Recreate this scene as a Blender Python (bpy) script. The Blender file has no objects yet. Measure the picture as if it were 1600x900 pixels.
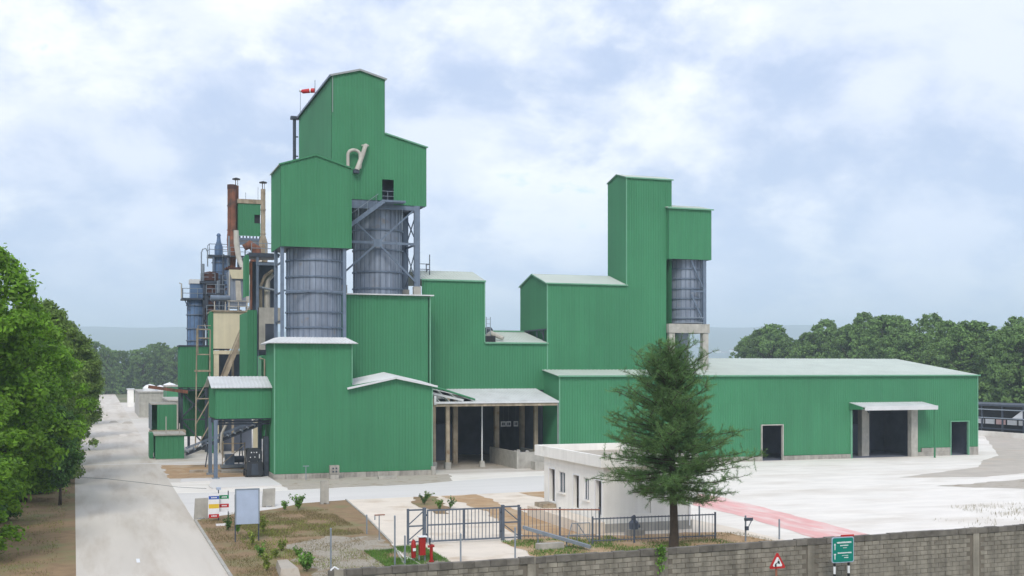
import bpy, math, random
import numpy as np
from mathutils import Vector

# ------------------------------------------------------------------ camera, sky, sun
SC = bpy.context.scene
COL = SC.collection
R = math.radians
cam = bpy.data.cameras.new('camera')
cam.sensor_width = 36.0
cam.lens = 1830 / 1600 * 36
cam.shift_y = 0.08
cam.clip_start = 0.5
cam.clip_end = 30000
co = bpy.data.objects.new('camera', cam)
COL.objects.link(co)
co.location = (0, 0, 9.0)
co.rotation_euler = (R(90), 0, -math.atan(644 / 1830))
SC.camera = co

SUN_EL, SUN_AZ = R(43), R(203)          # azimuth measured from +Y towards +X
W = bpy.data.worlds.new('World')
SC.world = W
W.use_nodes = True
nt = W.node_tree
nt.nodes.clear()
def wn(t, **k):
    n = nt.nodes.new(t)
    for a, b in k.items():
        setattr(n, a, b)
    return n
def wl(a, b):
    nt.links.new(a, b)
def wmath(op, a, b=None, c=None, clamp=False):
    n = wn('ShaderNodeMath', operation=op, use_clamp=clamp)
    for i, v in enumerate((a, b, c)):
        if v is None:
            continue
        if isinstance(v, (int, float)):
            n.inputs[i].default_value = v
        else:
            wl(v, n.inputs[i])
    return n.outputs[0]
def wramp(x, a, b, smooth=True):
    n = wn('ShaderNodeMapRange', interpolation_type='SMOOTHSTEP' if smooth else 'LINEAR')
    wl(x, n.inputs['Value'])
    n.inputs['From Min'].default_value = a
    n.inputs['From Max'].default_value = b
    return n.outputs['Result']
def wmix(f, a, b):
    n = wn('ShaderNodeMix', data_type='RGBA')
    if isinstance(f, (int, float)):
        n.inputs['Factor'].default_value = f
    else:
        wl(f, n.inputs['Factor'])
    for s, v in (('A', a), ('B', b)):
        i = [q for q in n.inputs if q.name == s and q.type == 'RGBA'][0]
        if isinstance(v, tuple):
            i.default_value = v
        else:
            wl(v, i)
    return [q for q in n.outputs if q.type == 'RGBA'][0]
tc = wn('ShaderNodeTexCoord')
sep = wn('ShaderNodeSeparateXYZ')
wl(tc.outputs['Generated'], sep.inputs[0])
zz = wmath('MAXIMUM', sep.outputs['Z'], 0.0)
den = wmath('ADD', zz, 0.5)
comb = wn('ShaderNodeCombineXYZ')
wl(wmath('DIVIDE', sep.outputs['X'], den), comb.inputs[0])
wl(wmath('DIVIDE', sep.outputs['Y'], den), comb.inputs[1])
def wnoise(scale, detail, rough, off, dist=0.0):
    m = wn('ShaderNodeMapping')
    m.inputs['Location'].default_value = off
    wl(comb.outputs[0], m.inputs[0])
    n = wn('ShaderNodeTexNoise')
    n.inputs['Scale'].default_value = scale
    n.inputs['Detail'].default_value = detail
    n.inputs['Roughness'].default_value = rough
    n.inputs['Distortion'].default_value = dist
    wl(m.outputs[0], n.inputs['Vector'])
    return n.outputs['Fac']
sky = wn('ShaderNodeTexSky', sky_type='NISHITA', sun_disc=False)
sky.sun_elevation = SUN_EL
sky.sun_rotation = SUN_AZ
sky.air_density = 1.0
sky.dust_density = 1.5
sc_ = wn('ShaderNodeVectorMath', operation='SCALE')
wl(sky.outputs[0], sc_.inputs[0])
sc_.inputs['Scale'].default_value = 0.15
cover = wnoise(2.1, 12, 0.55, (3.1, 0.7, 0), 0.1)
fine = wnoise(7.0, 12, 0.62, (1.3, 5.2, 0), 0.15)
T = wmath('ADD', wmath('MULTIPLY', cover, 0.72), wmath('MULTIPLY', fine, 0.28))
mask = wramp(T, 0.375, 0.42)
grey = wramp(T, 0.41, 0.52)
puff = wnoise(4.2, 12, 0.6, (9.1, 4.4, 0), 0.2)
dark = wmix(wramp(puff, 0.38, 0.62), (0.43, 0.51, 0.70, 1), (0.74, 0.77, 0.88, 1))
ccol = wmix(grey, (0.93, 0.93, 0.94, 1), dark)
skyc = wmix(wmath('MULTIPLY', mask, 0.94), sc_.outputs[0], ccol)
# thin veil near the horizon, the same all the way round
veil = wramp(zz, 0.20, 0.0)
skyc = wmix(wmath('MULTIPLY', veil, 0.55), skyc, (0.62, 0.74, 1.0, 1))
bg = wn('ShaderNodeBackground')
wl(skyc, bg.inputs[0])
bg.inputs[1].default_value = 1.0
wo = wn('ShaderNodeOutputWorld')
wl(bg.outputs[0], wo.inputs[0])

sl = bpy.data.lights.new('sun', 'SUN')
sl.energy = 1.5
sl.angle = R(18)
sl.color = (1.0, 0.94, 0.85)
so = bpy.data.objects.new('sun', sl)
COL.objects.link(so)
sd = Vector((math.sin(SUN_AZ) * math.cos(SUN_EL), math.cos(SUN_AZ) * math.cos(SUN_EL), math.sin(SUN_EL)))
so.rotation_euler = sd.to_track_quat('Z', 'Y').to_euler()
so.location = (0, -20, 60)

SC.view_settings.view_transform = 'Standard'
SC.view_settings.look = 'None'
SC.view_settings.gamma = 1.0
SC.view_settings.exposure = 0.48
SC.render.engine = 'CYCLES'
SC.cycles.use_denoising = True
SC.cycles.max_bounces = 6
SC.cycles.diffuse_bounces = 3
SC.cycles.transparent_max_bounces = 8
SC.cycles.volume_bounces = 3

# ------------------------------------------------------------------ materials
def srgb(r, g, b):
    f = lambda c: c / 12.92 if c <= 0.04045 else ((c + 0.055) / 1.055) ** 2.4
    return tuple(f(c / 255) for c in (r, g, b))
MATS = {}
def mat(name, col, rough=0.7, var=0.12, scale=1.2, streak=0.0, metal=0.0, bump=0.0, bscale=20, spec=0.35,
        col2=None, c2lo=0.5, c2hi=0.62, c2scale=0.6, stretch=(1, 1, 1), island=0.0, trans=0.0, objrand=0.0, sheets=0.0):
    m = bpy.data.materials.new(name)
    m.use_nodes = True
    t = m.node_tree
    b = t.nodes['Principled BSDF']
    L = t.links.new
    b.inputs['Roughness'].default_value = rough
    b.inputs['Metallic'].default_value = metal
    b.inputs['Specular IOR Level'].default_value = spec
    geo = t.nodes.new('ShaderNodeNewGeometry')
    pos = geo.outputs['Position']
    def noise(sc, det=5, st=(1, 1, 1), ro=0.55):
        mp = t.nodes.new('ShaderNodeMapping')
        mp.inputs['Scale'].default_value = st
        L(pos, mp.inputs[0])
        n = t.nodes.new('ShaderNodeTexNoise')
        n.inputs['Scale'].default_value = sc
        n.inputs['Detail'].default_value = det
        n.inputs['Roughness'].default_value = ro
        L(mp.outputs[0], n.inputs['Vector'])
        return n.outputs['Fac']
    def mapr(x, a, bb, c, d):
        n = t.nodes.new('ShaderNodeMapRange')
        L(x, n.inputs['Value'])
        for k, v in zip(('From Min', 'From Max', 'To Min', 'To Max'), (a, bb, c, d)):
            n.inputs[k].default_value = v
        return n.outputs['Result']
    def scale_col(c, f):
        n = t.nodes.new('ShaderNodeVectorMath')
        n.operation = 'SCALE'
        if isinstance(c, tuple):
            n.inputs[0].default_value = c[:3]
        else:
            L(c, n.inputs[0])
        L(f, n.inputs['Scale'])
        return n.outputs[0]
    c = scale_col(tuple(col), mapr(noise(scale, 6, stretch), 0.3, 0.7, 1 - var, 1 + var))
    if col2 is not None:
        mx = t.nodes.new('ShaderNodeMix')
        mx.data_type = 'RGBA'
        L(mapr(noise(c2scale, 7, stretch, 0.62), c2lo, c2hi, 0, 1), mx.inputs['Factor'])
        rg = [q for q in mx.inputs if q.type == 'RGBA']
        L(c, rg[0])
        rg[1].default_value = (*col2, 1)
        c = [q for q in mx.outputs if q.type == 'RGBA'][0]
    if streak:
        c = scale_col(c, mapr(noise(1.0, 5, (3.0, 3.0, 0.12)), 0.35, 0.68, 1 + streak * 0.5, 1 - streak))
    if island:
        c = scale_col(c, mapr(geo.outputs['Random Per Island'], 0, 1, 1 - island, 1 + island))
    if sheets:
        sx = t.nodes.new('ShaderNodeSeparateXYZ')
        L(pos, sx.inputs[0])
        def mth(op, a, bb):
            n = t.nodes.new('ShaderNodeMath')
            n.operation = op
            for i, v in enumerate((a, bb)):
                if isinstance(v, (int, float)):
                    n.inputs[i].default_value = v
                elif v is not None:
                    L(v, n.inputs[i])
            return n.outputs[0]
        cx = t.nodes.new('ShaderNodeCombineXYZ')
        L(mth('FLOOR', mth('DIVIDE', mth('ADD', sx.outputs['X'], sx.outputs['Y']), 1.06), None), cx.inputs[0])
        L(mth('FLOOR', mth('DIVIDE', sx.outputs['Z'], 5.7), None), cx.inputs[1])
        wnz = t.nodes.new('ShaderNodeTexWhiteNoise')
        L(cx.outputs[0], wnz.inputs['Vector'])
        c = scale_col(c, mapr(wnz.outputs['Value'], 0, 1, 1 - sheets, 1 + sheets))
        # lap joint between sheet lengths
        fr = mth('FRACT', mth('DIVIDE', sx.outputs['Z'], 5.7), None)
        c = scale_col(c, mapr(fr, 0.0, 0.008, 0.90, 1.0))
    if objrand:
        oi = t.nodes.new('ShaderNodeObjectInfo')
        c = scale_col(c, mapr(oi.outputs['Random'], 0, 1, 1 - objrand, 1 + objrand))
    L(c, b.inputs['Base Color'])
    if bump:
        bn = t.nodes.new('ShaderNodeBump')
        bn.inputs['Strength'].default_value = bump
        bn.inputs['Distance'].default_value = 0.03
        L(noise(bscale, 6), bn.inputs['Height'])
        L(bn.outputs[0], b.inputs['Normal'])
    if trans:
        tr = t.nodes.new('ShaderNodeBsdfTranslucent')
        L(scale_col(c, mapr(geo.outputs['Random Per Island'], 0, 1, 1.1, 1.6)), tr.inputs['Color'])
        mxs = t.nodes.new('ShaderNodeMixShader')
        mxs.inputs[0].default_value = trans
        L(b.outputs[0], mxs.inputs[1])
        L(tr.outputs[0], mxs.inputs[2])
        L(mxs.outputs[0], t.nodes['Material Output'].inputs['Surface'])
    MATS[name] = m
    return m
mat('green', (0.050, 0.218, 0.104), 0.55, 0.08, 0.16, streak=0.06, spec=0.3, sheets=0.028)
mat('roof_green', srgb(190, 199, 190), 0.6, 0.07, 0.4, streak=0.0)
mat('roof_white', srgb(205, 207, 208), 0.5, 0.10, 0.8)
mat('trim', srgb(106, 160, 130), 0.5, 0.08)
mat('greytrim', srgb(150, 155, 155), 0.5, 0.1)
mat('concrete', srgb(172, 169, 161), 0.9, 0.16, 1.6, bump=0.25, streak=0.12)
mat('plinth', srgb(160, 156, 148), 0.9, 0.18, 2.5, bump=0.3, streak=0.25, objrand=0.1)
mat('yard', srgb(230, 225, 217), 0.9, 0.07, 0.7, stretch=(0.45, 1.0, 1), col2=srgb(202, 193, 180), c2lo=0.48, c2hi=0.80, c2scale=0.25, bump=0.15)
mat('crossroad', srgb(214, 211, 207), 0.9, 0.05, 0.3, stretch=(0.25, 1.5, 1), bump=0.05)
mat('plantyard', srgb(208, 202, 193), 0.9, 0.07, 0.25, stretch=(0.3, 1.2, 1), col2=srgb(172, 160, 144), c2lo=0.55, c2hi=0.75, c2scale=0.3, bump=0.1)
mat('road', srgb(204, 197, 186), 0.9, 0.09, 0.35, stretch=(1.2, 0.12, 1), col2=srgb(182, 171, 156), c2lo=0.48, c2hi=0.72, c2scale=0.5, bump=0.12)
mat('oldslab', srgb(178, 170, 158), 0.95, 0.14, 0.8, col2=srgb(150, 138, 120), c2lo=0.52, c2hi=0.66, c2scale=0.8, bump=0.2)
mat('path', srgb(222, 211, 196), 0.95, 0.07, 0.6, col2=srgb(196, 178, 156), c2lo=0.54, c2hi=0.72, c2scale=0.35, bump=0.15)
mat('dirt', srgb(142, 119, 91), 1.0, 0.16, 1.4, col2=srgb(122, 122, 84), c2lo=0.49, c2hi=0.68, c2scale=0.35, bump=0.5)
mat('brown', srgb(176, 146, 112), 1.0, 0.14, 1.2, col2=srgb(190, 172, 146), c2lo=0.5, c2hi=0.7, c2scale=0.5, bump=0.4)
mat('gravel', srgb(160, 152, 138), 1.0, 0.25, 9, col2=srgb(140, 122, 96), c2lo=0.5, c2hi=0.66, c2scale=0.7, bump=0.6, bscale=30)
mat('asphalt', srgb(184, 176, 165), 0.95, 0.1, 0.5, col2=srgb(190, 168, 146), c2lo=0.55, c2hi=0.75, c2scale=0.15, bump=0.2)
mat('red_paving', srgb(224, 172, 168), 0.9, 0.08, 0.7, col2=srgb(230, 212, 206), c2lo=0.46, c2hi=0.66, c2scale=0.5, stretch=(1.6, 0.35, 1), bump=0.1)
mat('field', (0.16, 0.17, 0.09), 1.0, 0.3, 0.02, col2=(0.22, 0.19, 0.12), c2scale=0.01)
mat('hillside', (0.07, 0.10, 0.06), 1.0, 0.25, 0.004)
mat('bluesteel', srgb(104, 118, 136), 0.5, 0.12, 2, streak=0.15)
mat('darksteel', srgb(64, 72, 84), 0.55, 0.2, 2)
mat('silo', srgb(136, 146, 162), 0.5, 0.12, 0.9, metal=0.15, streak=0.30, col2=srgb(140, 132, 124), c2lo=0.6, c2hi=0.75, c2scale=0.7)
mat('silo_blue', srgb(92, 118, 152), 0.55, 0.15, 1.0, streak=0.25, col2=srgb(96, 90, 92), c2lo=0.6, c2hi=0.75, c2scale=0.9)
mat('rust', srgb(128, 84, 66), 0.85, 0.3, 1.5, streak=0.35, col2=srgb(92, 78, 72), c2lo=0.5, c2hi=0.66, c2scale=1.1)
mat('darkrust', srgb(82, 58, 54), 0.9, 0.25, 1.5)
mat('cream', srgb(216, 207, 178), 0.8, 0.06, 1.0, streak=0.06, col2=srgb(190, 160, 105), c2lo=0.68, c2hi=0.74, c2scale=0.8)
mat('tan', srgb(162, 149, 129), 0.85, 0.2, 1.3, streak=0.3, col2=srgb(132, 108, 82), c2lo=0.58, c2hi=0.72, c2scale=1.0)
mat('duct', srgb(186, 182, 172), 0.6, 0.14, 1.5, streak=0.2)
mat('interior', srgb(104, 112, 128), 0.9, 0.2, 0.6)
mat('black', (0.018, 0.02, 0.024), 0.5, 0.2)
mat('forklift', (0.03, 0.034, 0.042), 0.45, 0.2)
mat('whitewash', srgb(240, 238, 232), 0.85, 0.05, 0.8, streak=0.05, col2=srgb(206, 198, 186), c2lo=0.66, c2hi=0.8, c2scale=0.6)
mat('white', srgb(232, 233, 235), 0.5, 0.04)
mat('glass', (0.05, 0.07, 0.09), 0.1, 0.1, spec=0.6)
mat('door', srgb(140, 142, 145), 0.6, 0.1)
mat('red', srgb(158, 36, 34), 0.5, 0.12, 3)
mat('signred', srgb(190, 44, 46), 0.5, 0.06)
mat('yellow', srgb(226, 190, 60), 0.5, 0.05)
mat('blue', srgb(60, 96, 176), 0.5, 0.05)
mat('signgreen', srgb(30, 140, 90), 0.5, 0.05)
mat('teal', srgb(10, 128, 112), 0.45, 0.05)
mat('board', srgb(172, 186, 208), 0.45, 0.07, 1.6)
mat('galv', srgb(140, 150, 160), 0.45, 0.12, 3, metal=0.3)
mat('rail', srgb(94, 103, 116), 0.5, 0.12, 4)
mat('rustrail', srgb(150, 100, 80), 0.8, 0.2, 4)
mat('block', srgb(143, 137, 126), 0.95, 0.2, 1.4, objrand=0.13, bump=0.7, bscale=25, streak=0.3, col2=srgb(112, 106, 95), c2lo=0.58, c2hi=0.72, c2scale=1.3)
mat('mortar', srgb(118, 111, 101), 1.0, 0.15, 3, bump=0.4)
mat('coping', srgb(112, 107, 100), 0.95, 0.28, 3, bump=0.6, objrand=0.2)
mat('bark', srgb(74, 66, 58), 0.95, 0.25, 4, bump=0.6)
mat('bark_pale', srgb(112, 100, 86), 0.95, 0.25, 4, bump=0.5)
mat('leaf', (0.155, 0.300, 0.026), 0.5, 0.30, 0.5, island=0.42, trans=0.42, spec=0.3)
mat('leaf_olive', (0.165, 0.255, 0.055), 0.55, 0.25, 0.5, island=0.4, trans=0.42, spec=0.3)
mat('leaf_dark', (0.075, 0.165, 0.035), 0.5, 0.3, 0.5, island=0.4, trans=0.25, spec=0.3)
mat('leaf_far', (0.145, 0.245, 0.070), 0.6, 0.35, 0.2, island=0.35, trans=0.2, spec=0.2)
mat('needle', (0.120, 0.225, 0.072), 0.55, 0.3, 0.8, island=0.45, trans=0.35, spec=0.25)
mat('plant', (0.12, 0.25, 0.035), 0.5, 0.3, 1.5, island=0.4, trans=0.3)
mat('plant_yellow', (0.21, 0.27, 0.045), 0.5, 0.3, 1.5, island=0.4, trans=0.3)
mat('grass', (0.10, 0.21, 0.035), 0.7, 0.3, 1.0, island=0.4, trans=0.2)
mat('drygrass', (0.20, 0.17, 0.075), 0.8, 0.25, 1.0, island=0.35, trans=0.2)

# ------------------------------------------------------------------ mesh helpers
OFF = {}
class MB:
    def __init__(s):
        s.v = []
        s.f = []
    def add(s, vs, fs):
        n = len(s.v)
        s.v += [tuple(v) for v in vs]
        s.f += [tuple(i + n for i in f) for f in fs]
        return s
    def quad(s, a, b, c, d):
        return s.add((a, b, c, d), ((0, 1, 2, 3),))
    def box(s, x0, x1, y0, y1, z0, z1):
        vs = [(x, y, z) for z in (z0, z1) for y in (y0, y1) for x in (x0, x1)]
        return s.add(vs, ((0, 2, 3, 1), (4, 5, 7, 6), (0, 1, 5, 4), (2, 6, 7, 3), (0, 4, 6, 2), (1, 3, 7, 5)))
    def prism(s, poly, z0, z1):
        n = len(poly)
        vs = [(x, y, z0) for x, y in poly] + [(x, y, z1) for x, y in poly]
        fs = [tuple(range(n - 1, -1, -1)), tuple(range(n, 2 * n))]
        fs += [(i, (i + 1) % n, (i + 1) % n + n, i + n) for i in range(n)]
        return s.add(vs, fs)
    def hull(s, a, b):
        n = len(a)
        fs = [tuple(range(n - 1, -1, -1)), tuple(range(n, 2 * n))]
        fs += [(i, (i + 1) % n, (i + 1) % n + n, i + n) for i in range(n)]
        return s.add(list(a) + list(b), fs)
    def beam(s, p, q, w, h=None, up=(0, 0, 1)):
        h = h or w
        p, q = Vector(p), Vector(q)
        d = (q - p).normalized()
        u = Vector(up)
        if abs(d.dot(u)) > 0.95:
            u = Vector((0, 1, 0))
        a = d.cross(u).normalized()
        b = a.cross(d).normalized()
        o = [a * (-w / 2) + b * (-h / 2), a * (w / 2) + b * (-h / 2), a * (w / 2) + b * (h / 2), a * (-w / 2) + b * (h / 2)]
        return s.hull([p + k for k in o], [q + k for k in o])
    def tube(s, pts, rad, n=10, cap=True):
        pts = [Vector(p) for p in pts]
        if not isinstance(rad, (list, tuple)):
            rad = [rad] * len(pts)
        vs, fs = [], []
        ref = None
        for i, p in enumerate(pts):
            d = (pts[min(i + 1, len(pts) - 1)] - pts[max(i - 1, 0)]).normalized()
            if ref is None:
                ref = Vector((1, 0, 0)) if abs(d.x) < 0.9 else Vector((0, 1, 0))
            a = (ref - d * ref.dot(d)).normalized()
            ref = a
            b = d.cross(a)
            for k in range(n):
                t = 2 * math.pi * k / n
                vs.append(p + (a * math.cos(t) + b * math.sin(t)) * rad[i])
        for i in range(len(pts) - 1):
            for k in range(n):
                fs.append((i * n + k, i * n + (k + 1) % n, (i + 1) * n + (k + 1) % n, (i + 1) * n + k))
        if cap:
            fs.append(tuple(range(n - 1, -1, -1)))
            fs.append(tuple(range((len(pts) - 1) * n, len(pts) * n)))
        return s.add(vs, fs)
    def lathe(s, cx, cy, prof, n=40):
        vs = [(cx + r * math.cos(2 * math.pi * k / n), cy + r * math.sin(2 * math.pi * k / n), z) for r, z in prof for k in range(n)]
        fs = [(i * n + k, i * n + (k + 1) % n, (i + 1) * n + (k + 1) % n, (i + 1) * n + k) for i in range(len(prof) - 1) for k in range(n)]
        return s.add(vs, fs)
    def build(s, name, m, parent=None, base=None, smooth=False):
        me = bpy.data.meshes.new(name)
        o = Vector(OFF.get(parent.name, (0, 0, 0))) if parent else Vector(base or (0, 0, 0))
        me.from_pydata([Vector(v) - o for v in s.v], [], s.f)
        me.materials.append(MATS[m])
        if smooth:
            me.polygons.foreach_set('use_smooth', [True] * len(me.polygons))
            me.set_sharp_from_angle(angle=R(38))
        ob = bpy.data.objects.new(name, me)
        COL.objects.link(ob)
        if parent:
            ob.parent = parent
        else:
            ob.location = o
        OFF[ob.name] = tuple(o)
        return ob
def tag(o, label, cat, group=None):
    o['label'] = label
    o['category'] = cat
    if group:
        o['group'] = group
    return o
def thing(name, loc, label, cat, group=None):
    e = bpy.data.objects.new(name, None)
    COL.objects.link(e)
    e.location = loc
    OFF[e.name] = tuple(loc)
    return tag(e, label, cat, group)
def structure(o):
    o['kind'] = 'structure'
    return o
def inst(src, parent, dloc):
    """another copy of a part, moved by dloc, sharing its mesh"""
    c = src.copy()
    COL.objects.link(c)
    c.parent = parent
    c.location = Vector(src.location) + Vector(dloc)
    OFF[c.name] = OFF.get(parent.name, (0, 0, 0))
    return c
def interp(pl, u):
    for (a, za), (b, zb) in zip(pl, pl[1:]):
        if a - 1e-6 <= u <= b + 1e-6:
            return za if b - a < 1e-9 else za + (zb - za) * (u - a) / (b - a)
    return pl[0][1] if u < pl[0][0] else pl[-1][1]
PITCH = 0.265
def ribs(u0, u1, pitch=PITCH, dep=0.022):
    """profile of trapezoid sheet between u0 and u1"""
    out = []
    k = math.floor(u0 / pitch) - 1
    prof = ((0, 0), (0.60, 0), (0.68, dep), (0.90, dep), (0.98, 0))
    pts = []
    while k * pitch < u1 + pitch:
        pts += [((k + a) * pitch, d) for a, d in prof]
        k += 1
    return pts
def clad(mb, axis, plane, sgn, u0, u1, bot, top, holes=(), pitch=PITCH):
    """ribbed sheet wall. axis 'x': runs along X in plane Y=plane; axis 'y': runs along Y in plane X=plane. sgn: outward sign"""
    pr = ribs(u0, u1, pitch)
    us = {round(u0, 4), round(u1, 4)}
    us |= {round(p[0], 4) for p in pr if u0 < p[0] < u1}
    us |= {round(p[0], 4) for p in list(bot) + list(top) if u0 < p[0] < u1}
    for h in holes:
        us |= {round(h[0], 4), round(h[1], 4)}
    us = sorted(us)
    d = [interp(pr, u) for u in us]
    def P(i, z):
        w = plane + sgn * d[i]
        return (us[i], w, z) if axis == 'x' else (w, us[i], z)
    for i in range(len(us) - 1):
        m = (us[i] + us[i + 1]) / 2
        b0, b1, t0, t1 = interp(bot, us[i]), interp(bot, us[i + 1]), interp(top, us[i]), interp(top, us[i + 1])
        segs = [(b0, b1, t0, t1)]
        for (ha, hb, za, zb) in holes:
            if ha < m < hb:
                segs = [(b0, b1, max(za, b0), max(za, b1)), (zb, zb, t0, t1)] if za > b0 + 0.01 else [(zb, zb, t0, t1)]
        for (a0, a1, c0, c1) in segs:
            q = [P(i, a0), P(i + 1, a1), P(i + 1, c1), P(i, c0)]
            if (axis == 'x') != (sgn < 0):
                q.reverse()
            mb.quad(*q)
    return mb
def flat(a, b, z):
    return [(a, z), (b, z)]
def roof(mb, e0, e1, r1, r0, pitch=0.33, dep=0.03, thick=0.05):
    """ribbed roof sheet: eave e0-e1, upper edge r0-r1, ribs run up the slope"""
    e0, e1, r0, r1 = map(Vector, (e0, e1, r0, r1))
    n = (e1 - e0).cross(r0 - e0).normalized()
    if n.z < 0:
        n = -n
    ln = (e1 - e0).length
    pr = [(u, d) for u, d in ribs(0, ln, pitch, dep)]
    us = sorted({0.0, ln} | {p[0] for p in pr if 0 < p[0] < ln})
    lo = [e0 + (e1 - e0) * (u / ln) + n * interp(pr, u) for u in us]
    hi = [r0 + (r1 - r0) * (u / ln) + n * interp(pr, u) for u in us]
    for i in range(len(us) - 1):
        mb.quad(lo[i], lo[i + 1], hi[i + 1], hi[i])
    k = n * -thick
    a, b, c, d = e0 + k, e1 + k, r1 + k, r0 + k
    mb.quad(d, c, b, a)
    mb.quad(a, b, e1, e0)
    mb.quad(b, c, r1, e1)
    mb.quad(d, a, e0, r0)
    mb.quad(c, d, r0, r1)
    return mb
def sheet(name, poly, z, m, rough=0.0):
    mb = MB()
    if rough:
        rr = random.Random(len(name) * 7 + int(poly[0][0] * 10))
        out = []
        for i, a in enumerate(poly):
            b = poly[(i + 1) % len(poly)]
            d = math.dist(a, b)
            n = max(1, int(d / 0.45))
            k1, k2, p1, p2 = rr.uniform(0.7, 1.3), rr.uniform(2.2, 3.4), rr.uniform(0, 6), rr.uniform(0, 6)
            for j in range(n):
                f = j / n
                w = math.sin(math.pi * f) ** 0.5
                o = rough * w * (0.6 * math.sin(k1 * f * d + p1) + 0.35 * math.sin(k2 * f * d + p2) + rr.uniform(-0.3, 0.3))
                out.append((a[0] + (b[0] - a[0]) * f - (b[1] - a[1]) / d * o, a[1] + (b[1] - a[1]) * f + (b[0] - a[0]) / d * o))
        poly = out
    mb.add([(x, y, z) for x, y in poly], [tuple(range(len(poly)))])
    return structure(mb.build(name, m))
def pieces(parent, name, m, *shapes):
    """each shape a part: 6 numbers = box, (p, q, w, h) = beam"""
    for q in shapes:
        (MB().box(*q) if len(q) == 6 else MB().beam(*q)).build(name, m, parent)
def plinth_blocks(parent, axis, plane, u0, u1, z0, z1, step=1.05, th=0.22, skip=()):
    """row of concrete plinth blocks with open joints, each a part"""
    n = max(1, round((u1 - u0) / step))
    w = (u1 - u0) / n
    src = None
    for i in range(n):
        a = u0 + i * w
        if any(s0 < a + w / 2 < s1 for s0, s1 in skip):
            continue
        if src is None:
            mb = MB()
            if axis == 'x':
                mb.box(a + 0.012, a + w - 0.012, plane, plane + th, z0, z1)
            else:
                mb.box(plane, plane + th, a + 0.012, a + w - 0.012, z0, z1)
            src = mb.build('plinth_block', 'plinth', parent)
            a0 = a
        else:
            inst(src, parent, (a - a0, 0, 0) if axis == 'x' else (0, a - a0, 0))

ORD = ['first', 'second', 'third', 'fourth', 'fifth', 'sixth', 'seventh', 'eighth', 'ninth', 'tenth', 'eleventh', 'twelfth', 'thirteenth', 'fourteenth', 'fifteenth', 'sixteenth', 'seventeenth']
# ------------------------------------------------------------------ ground
g = MB()
N = 24
ring = [(9000 * math.cos(2 * math.pi * k / N), 9000 * math.sin(2 * math.pi * k / N), 0) for k in range(N)]
g.add(ring, [tuple(range(N))])
structure(g.build('ground', 'field'))
sheet('yard', [(5.3, 44), (60, 44), (112, 60), (150, 110), (150, 185), (60, 185), (40, 340), (5.3, 340)], 0.006, 'yard')
sheet('plant_yard', [(5.3, 97.3), (13.3, 97.3), (40.2, 97.3), (40.2, 340), (5.3, 340)], 0.009, 'plantyard')
sheet('warehouse_floor', [(40.3, 101.1), (87.8, 101.1), (87.8, 127.9), (40.3, 127.9)], 0.012, 'interior')
sheet('bay_floor', [(28.1, 101.2), (40.1, 101.2), (40.1, 118.9), (28.1, 118.9)], 0.013, 'oldslab')
sheet('verge', [(-40, 30), (0.2, 30), (0.2, 456), (-40, 456)], 0.008, 'dirt', 0.08)
sheet('road', [(-0.3, 20), (5.3, 20), (5.3, 456), (-4.5, 456), (-1.9, 101), (-0.98, 54.6)], 0.014, 'road')
sheet('cross_road', [(5.32, 72.6), (16, 80.3), (26, 80.9), (31.4, 81.4), (46, 82), (46, 95.5), (28.5, 91.6), (23.9, 89.4), (12.3, 87.8), (5.32, 88.6)], 0.011, 'crossroad')
sheet('apron', [(13.35, 88.4), (23.9, 89.5), (27.0, 91.1), (28.3, 96.9), (13.35, 97.0)], 0.017, 'oldslab', 0.18)
sheet('brown_strip', [(5.4, 100.6), (13.3, 100.2), (13.3, 113.6), (5.4, 115.2)], 0.012, 'brown', 0.35)
sheet('garden', [(5.45, 44), (5.45, 72.3), (6.8, 73.9), (10.7, 76.5), (12.8, 79.1), (16.0, 80.1), (15.3, 70.5), (14.2, 59.2), (13.5, 52.6), (13.3, 44)], 0.020, 'dirt')
sheet('gravel_patch', [(8.6, 46), (9.0, 60.5), (11.5, 63.0), (14.3, 62.2), (14.15, 59.0), (12.8, 55.5), (12.4, 46)], 0.026, 'gravel', 0.5)
sheet('path', [(13.6, 44), (14.3, 59.2), (15.4, 70.5), (16.1, 80.2), (26.1, 80.85), (31.4, 81.35), (34, 60), (34.5, 44)], 0.010, 'path')
sheet('lawn', [(13.7, 44), (14.1, 57.6), (15.5, 57.8), (15.4, 44)], 0.022, 'gravel', 0.2)
sheet('dirt_patch', [(19.7, 44), (19.75, 57.8), (21.3, 58.8), (21.6, 62), (23.2, 70.4), (22.9, 80.4), (25.7, 80.7), (25.3, 72), (25.5, 66), (25.4, 58.4), (32.4, 57.4), (33.8, 53), (33.9, 44)], 0.018, 'brown', 0.3)
sheet('flower_bed', [(20.9, 80.5), (19.9, 77.2), (19.8, 70.5), (20.6, 70.3), (21.5, 73.4), (22.2, 77.5), (22.3, 80.5)], 0.024, 'dirt', 0.3)
sheet('corner_bed', [(28.9, 80.7), (31.3, 81.0), (31.3, 76.2), (29.4, 76.2)], 0.019, 'brown', 0.2)
sheet('red_path', [(40.9, 75.6), (37.2, 69.5), (37.2, 62.6), (36.0, 53.7), (35.4, 43), (38.7, 43), (39.6, 53.8), (40.6, 64), (41.4, 72.8)], 0.016, 'red_paving', 0.12)
sheet('grey_lot', [(63.0, 81.6), (76.7, 87.9), (83, 94.5), (89, 99), (116, 132), (128, 112), (92, 84.5), (77.5, 82.0), (70, 79.6)], 0.013, 'asphalt', 0.12)
sheet('worn_strip', [(61, 74.6), (70, 76.4), (82, 80.0), (92, 80.5), (74, 73.2), (66, 70.6)], 0.012, 'oldslab', 0.3)
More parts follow.
